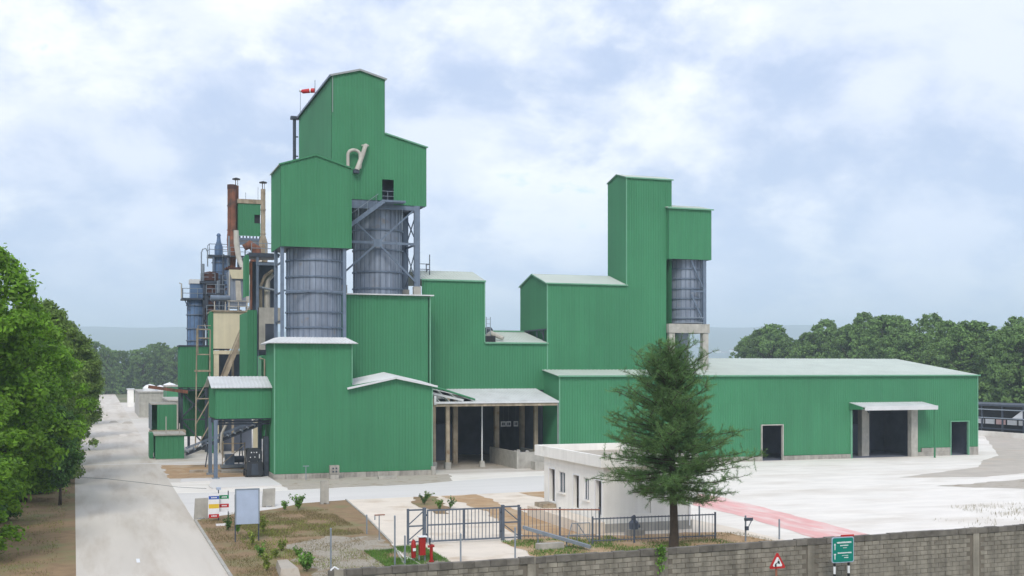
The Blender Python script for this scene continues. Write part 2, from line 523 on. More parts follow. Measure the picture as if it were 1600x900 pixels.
# kerbs along the garden
k = MB().prism([(5.3, 44), (5.45, 44), (5.45, 72.3), (5.3, 72.5)], 0.0, 0.07)
structure(k.build('kerb', 'concrete'))
for a, b in (((16.05, 80.2), (15.35, 70.5)), ((15.35, 70.5), (14.25, 59.2)), ((14.05, 57.8), (13.0, 51.0))):
    mb = MB().beam((*a, 0.03), (*b, 0.03), 0.10, 0.08)
    structure(mb.build('kerb', 'concrete'))
# joint line across the road
sheet('road_joint', [(-2.0, 117.4), (5.3, 117.2), (13.2, 116.6), (13.2, 117.3), (5.3, 117.9), (-2.0, 118.1)], 0.019, 'crossroad', 0.06)
sheet('road_stripe', [(1.62, 57.3), (1.78, 57.3), (1.78, 58.5), (1.62, 58.5)], 0.019, 'white')

tag(MB().tube([(-1.9, 104.5, 0.03), (0.5, 102.2, 0.03), (3.2, 97.6, 0.03), (5.6, 93.2, 0.03), (7.6, 91.2, 0.03)], 0.013, 5).build('ground_cable', 'darksteel', base=(3, 98, 0.03)), 'thin dark cable lying across the road', 'cable')
# hills on the horizon
def hills():
    rng = random.Random(4)
    ths = np.linspace(R(-75), R(115), 260)
    rad = np.array([2600, 3400, 4300, 5200, 6000, 6600, 7400, 8300])
    prof = np.array([0.0, 0.05, 0.22, 0.62, 0.97, 1.0, 0.9, 0.0])
    V, F = [], []
    ph = [rng.uniform(0, 6.28) for _ in range(9)]
    for i, t in enumerate(ths):
        az = math.degrees(t)          # from +Y towards +X
        h = 190 + 26 * math.sin(az * 0.09 + ph[0]) + 10 * math.sin(az * 0.41 + ph[1]) + 5 * math.sin(az * 1.3 + ph[2])
        if az > 24:
            h = min(h + 60, 246 + 3 * math.sin(az * 1.1))
        if 15 < az <= 24:
            h += 45 * (az - 15) / 9
        for j, r in enumerate(rad):
            z = prof[j] * h * (1 + 0.10 * math.sin(az * 0.9 + j * 1.7 + ph[3]) * (0 < j < 4))
            V.append((r * math.sin(t), r * math.cos(t), max(z, 0) + (0 if j in (0, 7) else 0.5)))
    m = len(rad)
    for i in range(len(ths) - 1):
        for j in range(m - 1):
            F.append((i * m + j, (i + 1) * m + j, (i + 1) * m + j + 1, i * m + j + 1))
    b = MB()
    b.add(V, F)
    structure(b.build('hills', 'hillside', smooth=True))
hills()

rh = random.Random(2)
for i in range(7):
    u = 0.169 + 0.0033 * i + rh.uniform(-0.0008, 0.0008)
    d = 4500 + rh.uniform(-60, 60)
    x, y = d * (0.33196 + u * 0.94329), d * (0.94329 - u * 0.33196)
    w, h, z = rh.uniform(9, 16), rh.uniform(8, 17), 66 + rh.uniform(-8, 8)
    t = thing('town_house', (x, y, z), ORD[i] + ' pale house from the left in the distant hillside town', 'house', 'houses of the distant town')
    MB().box(x - w, x + w, y - 8, y + 8, z - 25, z + h).build('wall', 'whitewash', t)
    MB().hull([(x - w - 1, y - 9, z + h), (x + w + 1, y - 9, z + h), (x + w + 1, y + 9, z + h), (x - w - 1, y + 9, z + h)],
              [(x - w, y - 1, z + h + 4), (x + w, y - 1, z + h + 4), (x + w, y + 1, z + h + 4), (x - w, y + 1, z + h + 4)]).build('roof', 'rust', t)

# ------------------------------------------------------------------ left mill building (tower base and gabled annex share one front)
Yf = 97.0
A = thing('mill_building', (13.5, 97, 0), 'green clad building with flat tower base and low gabled annex beside the forklift', 'building')
clad(MB(), 'x', Yf, -1, 13.5, 26.85, flat(13.5, 26.85, 0.45),
     [(13.5, 11.25), (19.93, 11.25), (19.931, 7.72), (23.6, 8.35), (26.85, 7.72)]).build('front_wall', 'green', A)
clad(MB(), 'y', 13.5, -1, 97, 102, flat(97, 102, 0.45), flat(97, 102, 11.25)).build('side_wall', 'green', A)
clad(MB(), 'y', 19.93, 1, 97, 102, flat(97, 102, 7.5), flat(97, 102, 11.25)).build('side_wall', 'green', A)
clad(MB(), 'y', 26.85, 1, 97, 102, flat(97, 102, 0.45), flat(97, 102, 7.7)).build('side_wall', 'green', A)
pieces(A, 'corner_trim', 'trim',
       (13.45, 13.55, 96.93, 97.0, 0.45, 11.2),
       (26.82, 26.92, 96.92, 97.0, 0.45, 7.7),
       (19.88, 19.97, 96.93, 96.965, 7.9, 11.2))
# tower cap: skirt roof round the silo
lo = [(13.05, 96.5, 11.22), (20.35, 96.5, 11.22), (20.35, 102.6, 11.22), (13.05, 102.6, 11.22)]
hi = [(14.1, 97.5, 11.72), (19.5, 97.5, 11.72), (19.5, 101.9, 11.72), (14.1, 101.9, 11.72)]
mb = MB()
for i in range(4):
    roof(mb, lo[i], lo[(i + 1) % 4], hi[(i + 1) % 4], hi[i], 0.33, 0.025)
mb.add(hi, ((0, 1, 2, 3),))
mb.build('roof', 'roof_white', A)
# annex roof: two slopes
mb = MB()
roof(mb, (19.5, 102.0, 7.92), (19.5, 96.6, 7.48), (23.6, 96.6, 8.36), (23.75, 102, 8.8))
mb.build('annex_roof', 'roof_white', A)
mb = MB()
roof(mb, (27.2, 96.6, 7.62), (27.2, 102.0, 8.0), (23.75, 102, 8.8), (23.6, 96.6, 8.36))
mb.build('annex_roof', 'roof_white', A)
pieces(A, 'barge_board', 'roof_white',
       ((19.45, 96.58, 7.44), (23.6, 96.58, 8.33), 0.05, 0.16),
       ((23.6, 96.58, 8.33), (27.25, 96.58, 7.58), 0.05, 0.16))
plinth_blocks(A, 'x', 96.85, 13.42, 26.9, 0.0, 0.43, 0.96)
plinth_blocks(A, 'y', 13.40, 97.1, 102, 0.0, 0.43, 1.0)
MB().box(26.75, 27.1, 96.7, 97.05, 0.0, 0.75).build('corner_post', 'concrete', A)
# back wall and dark inside
MB().box(13.6, 26.8, 101.7, 101.8, 0, 7.6).build('back_wall', 'interior', A)
# pipe with tee cap and wall box in front
t = thing('vent_pipe', (15.84, 95.6, 0), 'thin grey vent pipe with a flat cap before the mill wall', 'pipe')
MB().tube([(15.84, 95.6, 0), (15.84, 95.6, 1.15)], 0.035, 8).build('stem', 'galv', t, smooth=True)
MB().box(15.6, 16.1, 95.55, 95.65, 1.13, 1.2).build('cap', 'galv', t)
t = thing('meter_box', (18.2, 95.8, 0), 'small grey concrete meter box on a stand below the mill wall', 'box')
MB().box(17.85, 18.55, 95.6, 96.0, 0.0, 0.42).build('stand', 'concrete', t)
MB().box(17.82, 18.58, 95.55, 96.05, 0.45, 1.15).build('housing', 'plinth', t)
for i in range(2):
    for j in range(2):
        MB().box(18.0 + 0.26 * i, 18.14 + 0.26 * i, 95.53, 95.56, 0.58 + 0.26 * j, 0.72 + 0.26 * j).build('dial', 'darksteel', t)
tag(MB().box(21.6, 23.1, 94.3, 94.8, 0.02, 0.24).build('concrete_beam', 'concrete', base=(22.3, 94.5, 0)), 'pale concrete beam lying on the apron before the annex', 'beam')

# ------------------------------------------------------------------ silos
def silo(name, cx, cy, r, z0, z1, bands, nrib, m, label, group='round silos'):
    t = thing(name, (cx, cy, z0), label, 'silo', group)
    prof = [(0.02, z0), (r, z0), (r, z1), (0.02, z1 + 0.3)]
    MB().lathe(cx, cy, prof, 56).build('shell', m, t, smooth=True)
    src = None
    for zb in bands:
        mb = MB().lathe(cx, cy, [(r - 0.01, zb - 0.06), (r + 0.13, zb - 0.06), (r + 0.13, zb + 0.06), (r - 0.01, zb + 0.06)], 56)
        mb.build('band', 'bluesteel', t, smooth=True)
    for k in range(nrib):
        a = 2 * math.pi * (k + 0.5) / nrib
        x, y = cx + (r + 0.02) * math.cos(a), cy + (r + 0.02) * math.sin(a)
        MB().beam((x, y, z0 + 0.02), (x, y, z1 - 0.02), 0.05, 0.05).build('rib', 'bluesteel', t)
    return t
silo('storage_silo', 17.4, 100.8, 2.32, 11.7, 19.5, (12.6, 13.9, 15.55, 16.9, 18.3), 28, 'silo', 'grey ribbed silo under the lower green headhouse')
silo('storage_silo', 24.15, 105.9, 2.22, 15.8, 24.0, (16.4, 17.9, 19.9, 21.7), 28, 'silo', 'grey ribbed silo inside the steel braced tower frame')
silo('storage_silo', 56.3, 107.0, 1.78, 13.7, 20.2, (14.2, 15.2, 16.2, 17.2, 18.2, 19.2), 24, 'silo', 'slim grey ribbed silo on the concrete frame at the right tower')

# headhouse over the first silo
D = thing('silo_headhouse', (17.1, 98, 11.7), 'green gabled box raised on steel legs over the nearest silo', 'headhouse')
clad(MB(), 'x', 98.0, -1, 14.15, 20.05, flat(14.15, 20.05, 19.27), [(14.15, 26.1), (17.05, 27.0), (20.05, 26.1)]).build('front_wall', 'green', D)
clad(MB(), 'y', 14.15, -1, 98, 103.6, flat(98, 103.6, 19.27), flat(98, 103.6, 26.1)).build('side_wall', 'green', D)
clad(MB(), 'y', 20.05, 1, 98, 102.9, flat(98, 102.9, 19.27), flat(98, 102.9, 26.1)).build('side_wall', 'green', D)
clad(MB(), 'x', 103.6, 1, 14.15, 19.3, flat(14.15, 19.3, 19.27), [(14.15, 26.1), (17.05, 27.0), (19.3, 26.3)]).build('back_wall', 'green', D)
mb = MB()
roof(mb, (14.0, 103.7, 26.05), (14.0, 97.9, 26.05), (17.05, 97.9, 27.03), (17.05, 103.7, 27.03))
mb.build('roof', 'roof_green', D)
mb = MB()
roof(mb, (20.2, 97.9, 26.05), (20.2, 102.9, 26.05), (17.05, 102.9, 27.03), (17.05, 97.9, 27.03))
mb.build('roof', 'roof_green', D)
pieces(D, 'edge_trim', 'green',
       ((13.98, 97.88, 26.04), (17.05, 97.88, 27.0), 0.05, 0.12),
       ((17.05, 97.88, 27.0), (20.2, 97.88, 26.04), 0.05, 0.12),
       (20.0, 20.1, 97.94, 98.0, 19.27, 26.0))
MB().box(14.2, 20.0, 98.1, 103.5, 19.3, 19.38).build('floor', 'darksteel', D)
for x, y in ((14.32, 98.35), (19.55, 98.35), (14.32, 102.0), (19.7, 102.5)):
    mb = MB().box(x - 0.14, x + 0.14, y - 0.13, y + 0.13, 11.72, 19.27)
    mb.build('leg', 'bluesteel', D)
for z in (13.0, 15.4, 17.9):
    MB().box(14.28, 14.36, 98.5, 102, z, z + 0.16).build('brace', 'darksteel', D)
for z in (15.55,):
    MB().box(14.4, 19.5, 98.34, 98.42, z, z + 0.14).build('brace', 'bluesteel', D)

# ------------------------------------------------------------------ hall C behind the annex
C = thing('square_hall', (24, 102, 0), 'plain green hall carrying the steel braced silo tower', 'building')
clad(MB(), 'x', 102.0, -1, 20.0, 28.07, flat(20, 28.07, 7.0), flat(20, 28.07, 15.62)).build('front_wall', 'green', C)
clad(MB(), 'y', 28.07, 1, 102, 109, flat(102, 109, 5.0), flat(102, 109, 15.62)).build('side_wall', 'green', C)
clad(MB(), 'y', 20.0, -1, 102, 109, flat(102, 109, 5.0), flat(102, 109, 15.62)).build('side_wall', 'green', C)
MB().box(19.9, 28.35, 101.6, 109.2, 15.64, 15.74).build('roof', 'roof_white', C)
MB().box(28.0, 28.12, 101.9, 102.0, 7.0, 15.6).build('corner_trim', 'trim', C)

# ------------------------------------------------------------------ elevator headhouse E on its steel frame
E_ = thing('elevator_headhouse', (23.6, 103, 15.75), 'tallest green stepped tower on a blue steel braced frame', 'tower')
hole = (23.9, 24.95, 24.25, 26.1)
clad(MB(), 'x', 103.0, -1, 19.33, 24.12, flat(19.33, 24.12, 24.2), [(19.33, 35.09), (21.85, 35.76), (24.12, 35.12)], [(23.9, 24.12, 24.2, 26.1)]).build('front_wall', 'green', E_)
clad(MB(), 'x', 103.0, -1, 24.12, 27.98, [(24.12, 24.2), (24.95, 24.2), (24.951, 23.86), (27.98, 23.86)], [(24.12, 30.26), (27.98, 29.24)], [(24.12, 24.95, 24.2, 26.1)]).build('front_wall', 'green', E_)
clad(MB(), 'y', 19.33, -1, 103, 121, flat(103, 121, 24.2), flat(103, 121, 35.09)).build('side_wall', 'green', E_)
clad(MB(), 'y', 24.12, 1, 103, 121, flat(103, 121, 30.2), flat(103, 121, 35.12)).build('side_wall', 'green', E_)
clad(MB(), 'y', 27.98, 1, 103, 121, flat(103, 121, 23.86), flat(103, 121, 29.24)).build('side_wall', 'green', E_)
clad(MB(), 'x', 121.0, 1, 19.33, 24.12, flat(19.33, 24.12, 24.2), [(19.33, 35.09), (21.85, 35.76), (24.12, 35.12)]).build('back_wall', 'green', E_)
for a, b, c, d in (((19.2, 121.1, 35.08), (19.2, 102.85, 35.08), (21.85, 102.85, 35.8), (21.85, 121.1, 35.8)),
                   ((24.3, 102.85, 35.1), (24.3, 121.1, 35.1), (21.85, 121.1, 35.8), (21.85, 102.85, 35.8)),
                   ((28.12, 102.85, 29.24), (28.12, 121.1, 29.24), (24.12, 121.1, 30.3), (24.12, 102.85, 30.3))):
    roof(MB(), a, b, c, d).build('roof', 'roof_green', E_)
pieces(E_, 'barge_board', 'greytrim',
       ((19.2, 102.82, 35.03), (21.85, 102.82, 35.73), 0.06, 0.16),
       ((21.85, 102.82, 35.73), (24.3, 102.82, 35.06), 0.06, 0.16))
MB().beam((19.17, 102.9, 35.0), (19.17, 121, 35.0), 0.08, 0.2).build('gutter', 'bluesteel', E_)
MB().beam((24.12, 102.85, 30.24), (28.12, 102.85, 29.2), 0.05, 0.12).build('barge_board', 'trim', E_)
mb = MB().box(19.5, 27.9, 103.2, 120.9, 24.0, 24.1)
mb.build('floor', 'darksteel', E_)
MB().box(19.45, 27.9, 103.06, 103.3, 23.78, 24.3).build('floor_beam', 'bluesteel', E_)
MB().box(19.5, 27.9, 110.0, 110.2, 20.5, 24.1).build('rear_panel', 'darksteel', E_)
MB().box(23.2, 25.6, 105.0, 105.1, 24.1, 26.6).build('inner_wall', 'interior', E_)
MB().tube([(19.42, 102.94, 35.0), (19.42, 102.94, 31.8)], 0.03, 6).build('downpipe', 'greytrim', E_)
# door rails
for z in (24.6, 25.05):
    MB().tube([(23.9, 102.95, z), (24.95, 102.95, z)], 0.025, 6).build('guard_rail', 'galv', E_)
MB().tube([(24.4, 102.95, 24.2), (24.4, 102.95, 25.05)], 0.025, 6).build('guard_rail', 'galv', E_)
# frame
for x, y in ((27.14, 103.15), (27.14, 107.4), (20.4, 103.2), (20.4, 107.4)):
    mb = MB().box(x - 0.26, x + 0.26, y - 0.16, y - 0.11, 16.5, 23.86)
    mb.box(x - 0.26, x + 0.26, y + 0.11, y + 0.16, 16.5, 23.86)
    mb.box(x - 0.04, x + 0.04, y - 0.12, y + 0.12, 16.5, 23.86)
    mb.build('column', 'bluesteel', E_)
    MB().box(x - 0.32, x + 0.32, y - 0.28, y + 0.28, 15.75, 16.55).build('footing', 'concrete', E_)
BR = [((20.4, 103.1, 23.6), (27.2, 103.1, 23.6), 0.35), ((20.2, 103.05, 20.42), (27.1, 103.05, 20.38), 0.22),
      ((23.48, 102.98, 20.38), (20.0, 102.98, 17.25), 0.16), ((23.48, 102.98, 20.38), (27.05, 102.98, 16.9), 0.16),
      ((23.48, 102.98, 20.38), (21.4, 102.98, 22.2), 0.14), ((23.48, 102.98, 20.38), (26.75, 102.98, 23.4), 0.14),
      ((27.14, 103.2, 20.4), (27.14, 107.3, 20.4), 0.18), ((27.14, 103.2, 23.4), (27.14, 107.3, 20.5), 0.12), ((27.14, 103.2, 20.5), (27.14, 107.3, 23.4), 0.12),
      ((27.14, 103.2, 16.8), (27.14, 107.3, 20.3), 0.12), ((27.14, 103.2, 20.3), (27.14, 107.3, 16.8), 0.12), ((27.14, 103.2, 23.6), (27.14, 107.3, 23.6), 0.3)]
for p, q, w in BR:
    MB().beam(p, q, w * 0.6, w).build('brace', 'bluesteel', E_)
MB().box(23.1, 23.86, 102.93, 102.96, 20.05, 20.72).build('gusset_plate', 'bluesteel', E_)
MB().tube([(25.75, 103.0, 23.5), (25.75, 103.0, 21.6)], 0.04, 6).build('drain_pipe', 'galv', E_)
# door landing and stair down to the left
MB().box(23.6, 25.8, 101.9, 102.95, 23.95, 24.12).build('landing', 'bluesteel', E_)
for y in (101.95, 102.8):
    MB().beam((23.8, y, 24.0), (20.1, y, 21.2), 0.07, 0.34).build('stringer', 'bluesteel', E_)
src = MB().box(23.45, 23.7, 101.98, 102.78, 23.66, 23.70).build('tread', 'darksteel', E_)
for i in range(1, 12):
    inst(src, E_, (-0.29 * i, 0, -0.22 * i))
for i in range(4):
    x = 23.3 - i * 0.8
    MB().tube([(x, 102.8, 23.65 - i * 0.61), (x, 102.8, 24.65 - i * 0.61)], 0.025, 6).build('baluster', 'galv', E_)
MB().tube([(23.5, 102.8, 24.75), (20.3, 102.8, 22.3)], 0.025, 6).build('hand_rail', 'galv', E_)

# goose-neck ducts on the front of E
t = thing('goose_neck_duct', (21.5, 102.6, 26.2), 'pale goose neck duct pair on the tall tower front', 'duct')
arc = [(21.25 - 0.55 * math.cos(a), 102.55, 28.05 + 0.45 * math.sin(a)) for a in np.linspace(0, math.pi, 9)]
MB().tube([(20.7, 102.55, 26.3)] + arc + [(21.8, 102.55, 27.2), (21.75, 102.55, 26.9)], 0.145, 12).build('loop_pipe', 'duct', t, smooth=True)
MB().tube([(21.5, 102.5, 26.75), (22.05, 102.5, 28.2), (22.2, 102.5, 28.75), (22.32, 102.6, 28.95), (22.36, 103.0, 29.0)], [0.22, 0.2, 0.19, 0.19, 0.19], 12).build('slant_pipe', 'duct', t, smooth=True)
MB().box(21.2, 21.7, 102.4, 102.8, 26.45, 26.75).build('fan_housing', 'darksteel', t)
MB().lathe(22.34, 102.93, [(0.34, 28.94), (0.34, 29.06)], 20).build('flange', 'duct', t)
# vertical duct at the left edge of E and windsock
t = thing('corner_duct', (19.05, 121.4, 24), 'dark blue vertical duct along the back edge of the tall tower', 'duct')
MB().tube([(18.95, 121.5, 27.0), (18.95, 121.5, 34.9)], 0.17, 10).build('pipe', 'darksteel', t, smooth=True)
MB().box(18.55, 19.4, 121.2, 121.8, 34.85, 35.15).build('cap', 'darksteel', t)
for z in (29.0, 31.0, 33.0):
    MB().box(18.95, 19.33, 121.4, 121.5, z, z + 0.12).build('bracket', 'darksteel', t)
t = thing('wind_sock', (19.25, 111, 35), 'red and white windsock on a thin pole at the tower top', 'windsock')
MB().tube([(19.25, 111, 34.9), (19.25, 111, 36.5)], 0.035, 6).build('pole', 'galv', t)
MB().tube([(19.22, 111, 35.5), (18.92, 111.15, 35.5)], 0.22, 12).build('sleeve', 'signred', t, smooth=True)
MB().tube([(18.92, 111.15, 35.5), (18.80, 111.2, 35.49)], 0.21, 12).build('sleeve_stripe', 'white', t, smooth=True)
MB().tube([(18.80, 111.2, 35.49), (18.2, 111.5, 35.44), (18.05, 111.55, 35.5)], [0.21, 0.2, 0.12], 12).build('sleeve', 'signred', t, smooth=True)
MB().tube([(18.05, 111.55, 35.5), (17.9, 111.6, 35.56)], [0.12, 0.15], 12).build('sleeve_stripe', 'white', t, smooth=True)
tag(MB().tube([(19.25, 119.6, 35.0), (19.25, 119.6, 37.5)], 0.03, 6).build('lightning_rod', 'galv', base=(19.25, 119.6, 35)), 'thin lightning rod at the back corner of the tall tower', 'rod')

# ------------------------------------------------------------------ open hall F/G with the loading bay below
F_ = thing('stepped_hall', (34, 105, 0), 'green stepped hall between the towers above the open loading bay', 'building')
clad(MB(), 'x', 105.0, -1, 28.1, 40.5, flat(28.1, 40.5, 7.1), [(28.1, 17.4), (34.2, 17.4), (34.201, 11.6), (40.5, 11.6)]).build('front_wall', 'green', F_)
clad(MB(), 'y', 34.2, 1, 105, 113, flat(105, 113, 11.0), [(105, 17.4), (108.95, 18.5), (113, 17.4)]).build('side_wall', 'green', F_)
roof(MB(), (28.0, 104.85, 17.38), (34.3, 104.85, 17.38), (34.3, 108.95, 18.53), (28.0, 108.95, 18.53)).build('roof', 'roof_green', F_)
roof(MB(), (34.3, 113.1, 17.38), (28.0, 113.1, 17.38), (28.0, 108.95, 18.53), (34.3, 108.95, 18.53)).build('roof', 'roof_green', F_)
roof(MB(), (34.25, 104.8, 11.58), (40.6, 104.8, 11.58), (40.6, 111.3, 12.8), (34.25, 111.3, 12.8)).build('roof', 'roof_green', F_)
roof(MB(), (40.6, 118, 11.5), (34.25, 118, 11.5), (34.25, 111.3, 12.8), (40.6, 111.3, 12.8)).build('roof', 'roof_green', F_)
pieces(F_, 'edge_trim', 'trim',
       (28.0, 34.3, 104.82, 104.9, 17.28, 17.42),
       (34.2, 40.5, 104.78, 104.86, 11.48, 11.62),
       (34.16, 34.26, 104.93, 105.0, 11.6, 17.3),
       (34.25, 40.5, 111.2, 111.4, 12.82, 12.95))
# the bay inside: side wall, back wall, ceiling
MB().box(28.1, 40.1, 119.0, 119.2, 0, 11).build('back_wall', 'interior', F_)
MB().box(27.9, 28.05, 102.0, 119, 0, 15.5).build('bay_wall', 'interior', F_)
MB().box(28.1, 40.1, 105.2, 119, 7.3, 7.4).build('bay_ceiling', 'interior', F_)
MB().box(40.08, 40.15, 105.3, 119, 0, 11).build('bay_wall', 'interior', F_)
MB().box(30.5, 33.5, 112, 115, 0, 3.6).build('bin_wall', 'interior', F_)
for x, y in ((29.0, 108), (32.2, 108), (36.4, 108), (39.4, 109)):
    MB().box(x - 0.22, x + 0.22, y - 0.22, y + 0.22, 0, 7.3).build('column', 'tan', F_)
# roof clutter beside the step
t = thing('roof_fan', (35.0, 106.0, 11.8), 'pale roof fan and curved pipe in the hall roof step', 'fan')
MB().tube([(34.6, 106.3, 12.0), (35.3, 106.3, 12.5), (36.2, 105.4, 12.0)], [0.28, 0.28, 0.2], 10).build('duct', 'duct', t, smooth=True)
MB().lathe(35.4, 107.5, [(0.02, 12.0), (0.45, 12.0), (0.45, 12.9), (0.3, 13.1), (0.02, 13.15)], 16).build('housing', 'darksteel', t, smooth=True)
MB().box(34.4, 35.3, 105.0, 105.8, 11.65, 12.2).build('motor', 'black', t)
t = thing('roof_ladder', (34.7, 105.1, 11.6), 'short pale ladder standing in the hall roof step', 'ladder')
for x in (34.42, 34.82):
    MB().tube([(x, 105.1, 11.6), (x, 105.1, 14.0)], 0.035, 6).build('stile', 'galv', t)
for i in range(5):
    MB().tube([(34.42, 105.1, 12.0 + 0.45 * i), (34.82, 105.1, 12.0 + 0.45 * i)], 0.025, 6).build('rung', 'galv', t)
t = thing('roof_railing', (28.6, 107, 17.9), 'small dark railing cage on the hall roof behind the steel column', 'railing')
for x, y in ((28.4, 107), (29.4, 107), (29.4, 108.2)):
    MB().tube([(x, y, 17.6), (x, y, 19.1 + (0.8 if x > 29 and y < 108 else 0))], 0.045, 6).build('post', 'darksteel', t)
for z in (18.5, 19.0):
    MB().tube([(28.4, 107, z), (29.4, 107, z), (29.4, 108.2, z)], 0.035, 6).build('rail', 'darksteel', t)

# canopy over the loading bay
K = thing('loading_canopy', (34, 101, 0), 'white sheet canopy on posts over the dark loading bay', 'canopy')
roof(MB(), (31.9, 100.8, 6.14), (40.05, 100.8, 6.14), (39.4, 105.0, 7.22), (30.4, 105.0, 7.22), 0.3).build('roof', 'roof_white', K)
MB().box(28.1, 40.05, 100.72, 100.8, 5.98, 6.16).build('gutter', 'roof_white', K)
MB().box(28.1, 40.0, 100.86, 101.0, 5.72, 5.96).build('front_beam', 'tan', K)
for x0 in (28.7, 29.6, 30.5):
    MB().beam((x0, 100.9, 6.06), (x0 - 0.1, 105.0, 7.15), 0.12, 0.16).build('rafter', 'greytrim', K)
MB().beam((28.2, 101.6, 6.9), (30.9, 100.95, 6.25), 0.14, 0.2).build('loose_sheet', 'roof_white', K)
MB().beam((28.3, 102.6, 7.3), (31.8, 101.4, 6.45), 0.3, 0.06).build('loose_sheet', 'roof_white', K)
MB().tube([(27.4, 100.9, 7.75), (31.95, 100.85, 6.32)], 0.09, 8).build('drain_pipe', 'green', K)
MB().beam((28.2, 100.78, 6.7), (28.2, 100.78, 5.9), 0.2, 0.1).build('bracket', 'roof_white', K)
MB().tube([(40.0, 100.85, 6.0), (40.0, 100.85, 2.0)], 0.05, 8).build('downpipe', 'greytrim', K)
for x, y, r, foot in ((33.34, 103.1, 0.07, 0.6), ):
    MB().tube([(x, y, 0.5), (x, y, 6.6)], r, 10).build('post', 'roof_white', K, smooth=True)
    MB().hull([(x - 0.26, y - 0.26, 0), (x + 0.26, y - 0.26, 0), (x + 0.26, y + 0.26, 0), (x - 0.26, y + 0.26, 0)],
              [(x - 0.17, y - 0.17, foot), (x + 0.17, y - 0.17, foot), (x + 0.17, y + 0.17, foot), (x - 0.17, y + 0.17, foot)]).build('footing', 'concrete', K)
for x, y in ((29.85, 102.5), (28.75, 103.3), (39.05, 104.2)):
    MB().box(x - 0.17, x + 0.17, y - 0.17, y + 0.17, 0.55, 6.5).build('post', 'tan', K)
    MB().box(x - 0.27, x + 0.27, y - 0.27, y + 0.27, 0, 0.6).build('footing', 'concrete', K)
MB().box(28.3, 39.9, 103.8, 104.0, 6.35, 6.6).build('rear_beam', 'greytrim', K)
# hanging notice boards in the bay
for nb, (x0, x1) in enumerate(((37.36, 37.86), (37.92, 38.42), (38.7, 39.16), (39.3, 39.62))):
    t = thing('notice_board', ((x0 + x1) / 2, 109.5, 3.4), ORD[nb] + ' white notice board from the left in the dark loading bay', 'sign', 'notice boards in the loading bay')
    MB().box(x0, x1, 109.46, 109.5, 3.4, 3.92).build('panel', 'white', t)
    mb = MB()
    w = x1 - x0
    for j, (a, b) in enumerate(((0.2, 0.42), (0.52, 0.8))):
        mb.box(x0 + a * w, x0 + b * w, 109.44, 109.458, 3.52, 3.80)
    mb.build('lettering', 'darksteel', t)
    MB().tube([((x0 + x1) / 2, 109.48, 3.92), ((x0 + x1) / 2, 109.48, 7.3)], 0.012, 5).build('hanger', 'galv', t)
# concrete bin at the bay mouth
t = thing('concrete_bin', (36.6, 102, 0), 'low grey concrete bin with rubble at the mouth of the loading bay', 'bin')
MB().box(35.7, 35.9, 100.1, 108, 0, 1.55).build('side_wall', 'concrete', t)
MB().box(38.9, 39.1, 101.2, 108, 0, 1.4).build('side_wall', 'concrete', t)
MB().box(35.9, 39.0, 100.3, 100.5, 0, 1.5).build('front_wall', 'concrete', t)
MB().box(35.9, 38.9, 100.5, 107.9, 0, 1.15).build('fill', 'plinth', t)
rb = random.Random(3)
for i in range(9):
    x, y, s = rb.uniform(36.2, 38.6), rb.uniform(100.7, 103), rb.uniform(0.12, 0.3)
    mb = MB()
    mb.hull([(x - s, y - s, 1.1), (x + s * 0.8, y - s, 1.1), (x + s, y + s, 1.1), (x - s * 0.9, y + s, 1.1)],
            [(x - s * 0.6, y - s * 0.7, 1.15 + s * 1.8), (x + s * 0.5, y - s * 0.4, 1.15 + s * 1.5), (x + s * 0.6, y + s * 0.5, 1.15 + s * 1.7), (x - s * 0.5, y + s * 0.6, 1.15 + s * 1.4)])
    mb.build('rubble', 'darksteel' if i % 3 == 0 else 'concrete', t)
t = thing('concrete_trough', (37.6, 98.9, 0), 'small concrete trough in front of the bay bin', 'trough')
MB().box(36.9, 39.4, 98.6, 98.75, 0, 0.72).build('front_wall', 'concrete', t)
MB().box(36.9, 37.05, 98.75, 99.7, 0, 0.72).build('side_wall', 'concrete', t)
MB().box(39.25, 39.4, 98.75, 99.7, 0, 0.72).build('side_wall', 'concrete', t)
MB().box(37.05, 39.25, 99.55, 99.7, 0, 0.72).build('back_wall', 'concrete', t)
MB().box(37.05, 39.25, 98.75, 99.55, 0, 0.4).build('fill', 'plinth', t)

# ------------------------------------------------------------------ right tower building H + I
H_ = thing('tower_building', (46, 105, 8), 'green gabled hall joined to a slim tower behind the pine', 'building')
clad(MB(), 'x', 105.0, -1, 40.54, 48.87, flat(40.54, 48.87, 7.5), flat(40.54, 48.87, 17.36)).build('front_wall', 'green', H_)
clad(MB(), 'x', 105.0, -1, 48.87, 53.85, [(48.87, 7.5), (53.25, 7.5), (53.251, 20.0), (53.85, 20.0)], flat(48.87, 53.85, 27.99)).build('tower_front', 'green', H_)
clad(MB(), 'y', 40.54, -1, 105, 112.65, flat(105, 112.65, 12.95), [(105, 17.36), (109.05, 18.5), (112.65, 17.5)]).build('gable_wall', 'green', H_)
clad(MB(), 'y', 40.9, -1, 105, 112.65, flat(105, 112.65, 8), flat(105, 112.65, 12.95)).build('gable_wall', 'green', H_)
clad(MB(), 'y', 48.87, -1, 105, 109.4, flat(105, 109.4, 17), [(105, 27.99), (107.12, 28.54), (109.4, 27.99)]).build('tower_side', 'green', H_)
clad(MB(), 'y', 53.85, 1, 105, 109.4, flat(105, 109.4, 9), [(105, 27.99), (107.12, 28.54), (109.4, 27.99)]).build('tower_side', 'green', H_)
clad(MB(), 'x', 109.4, 1, 48.87, 53.85, flat(48.87, 53.85, 9), flat(48.87, 53.85, 27.99)).build('tower_back', 'green', H_)
clad(MB(), 'x', 112.65, 1, 40.54, 53.0, flat(40.54, 53, 8), flat(40.54, 53, 17.4)).build('back_wall', 'green', H_)
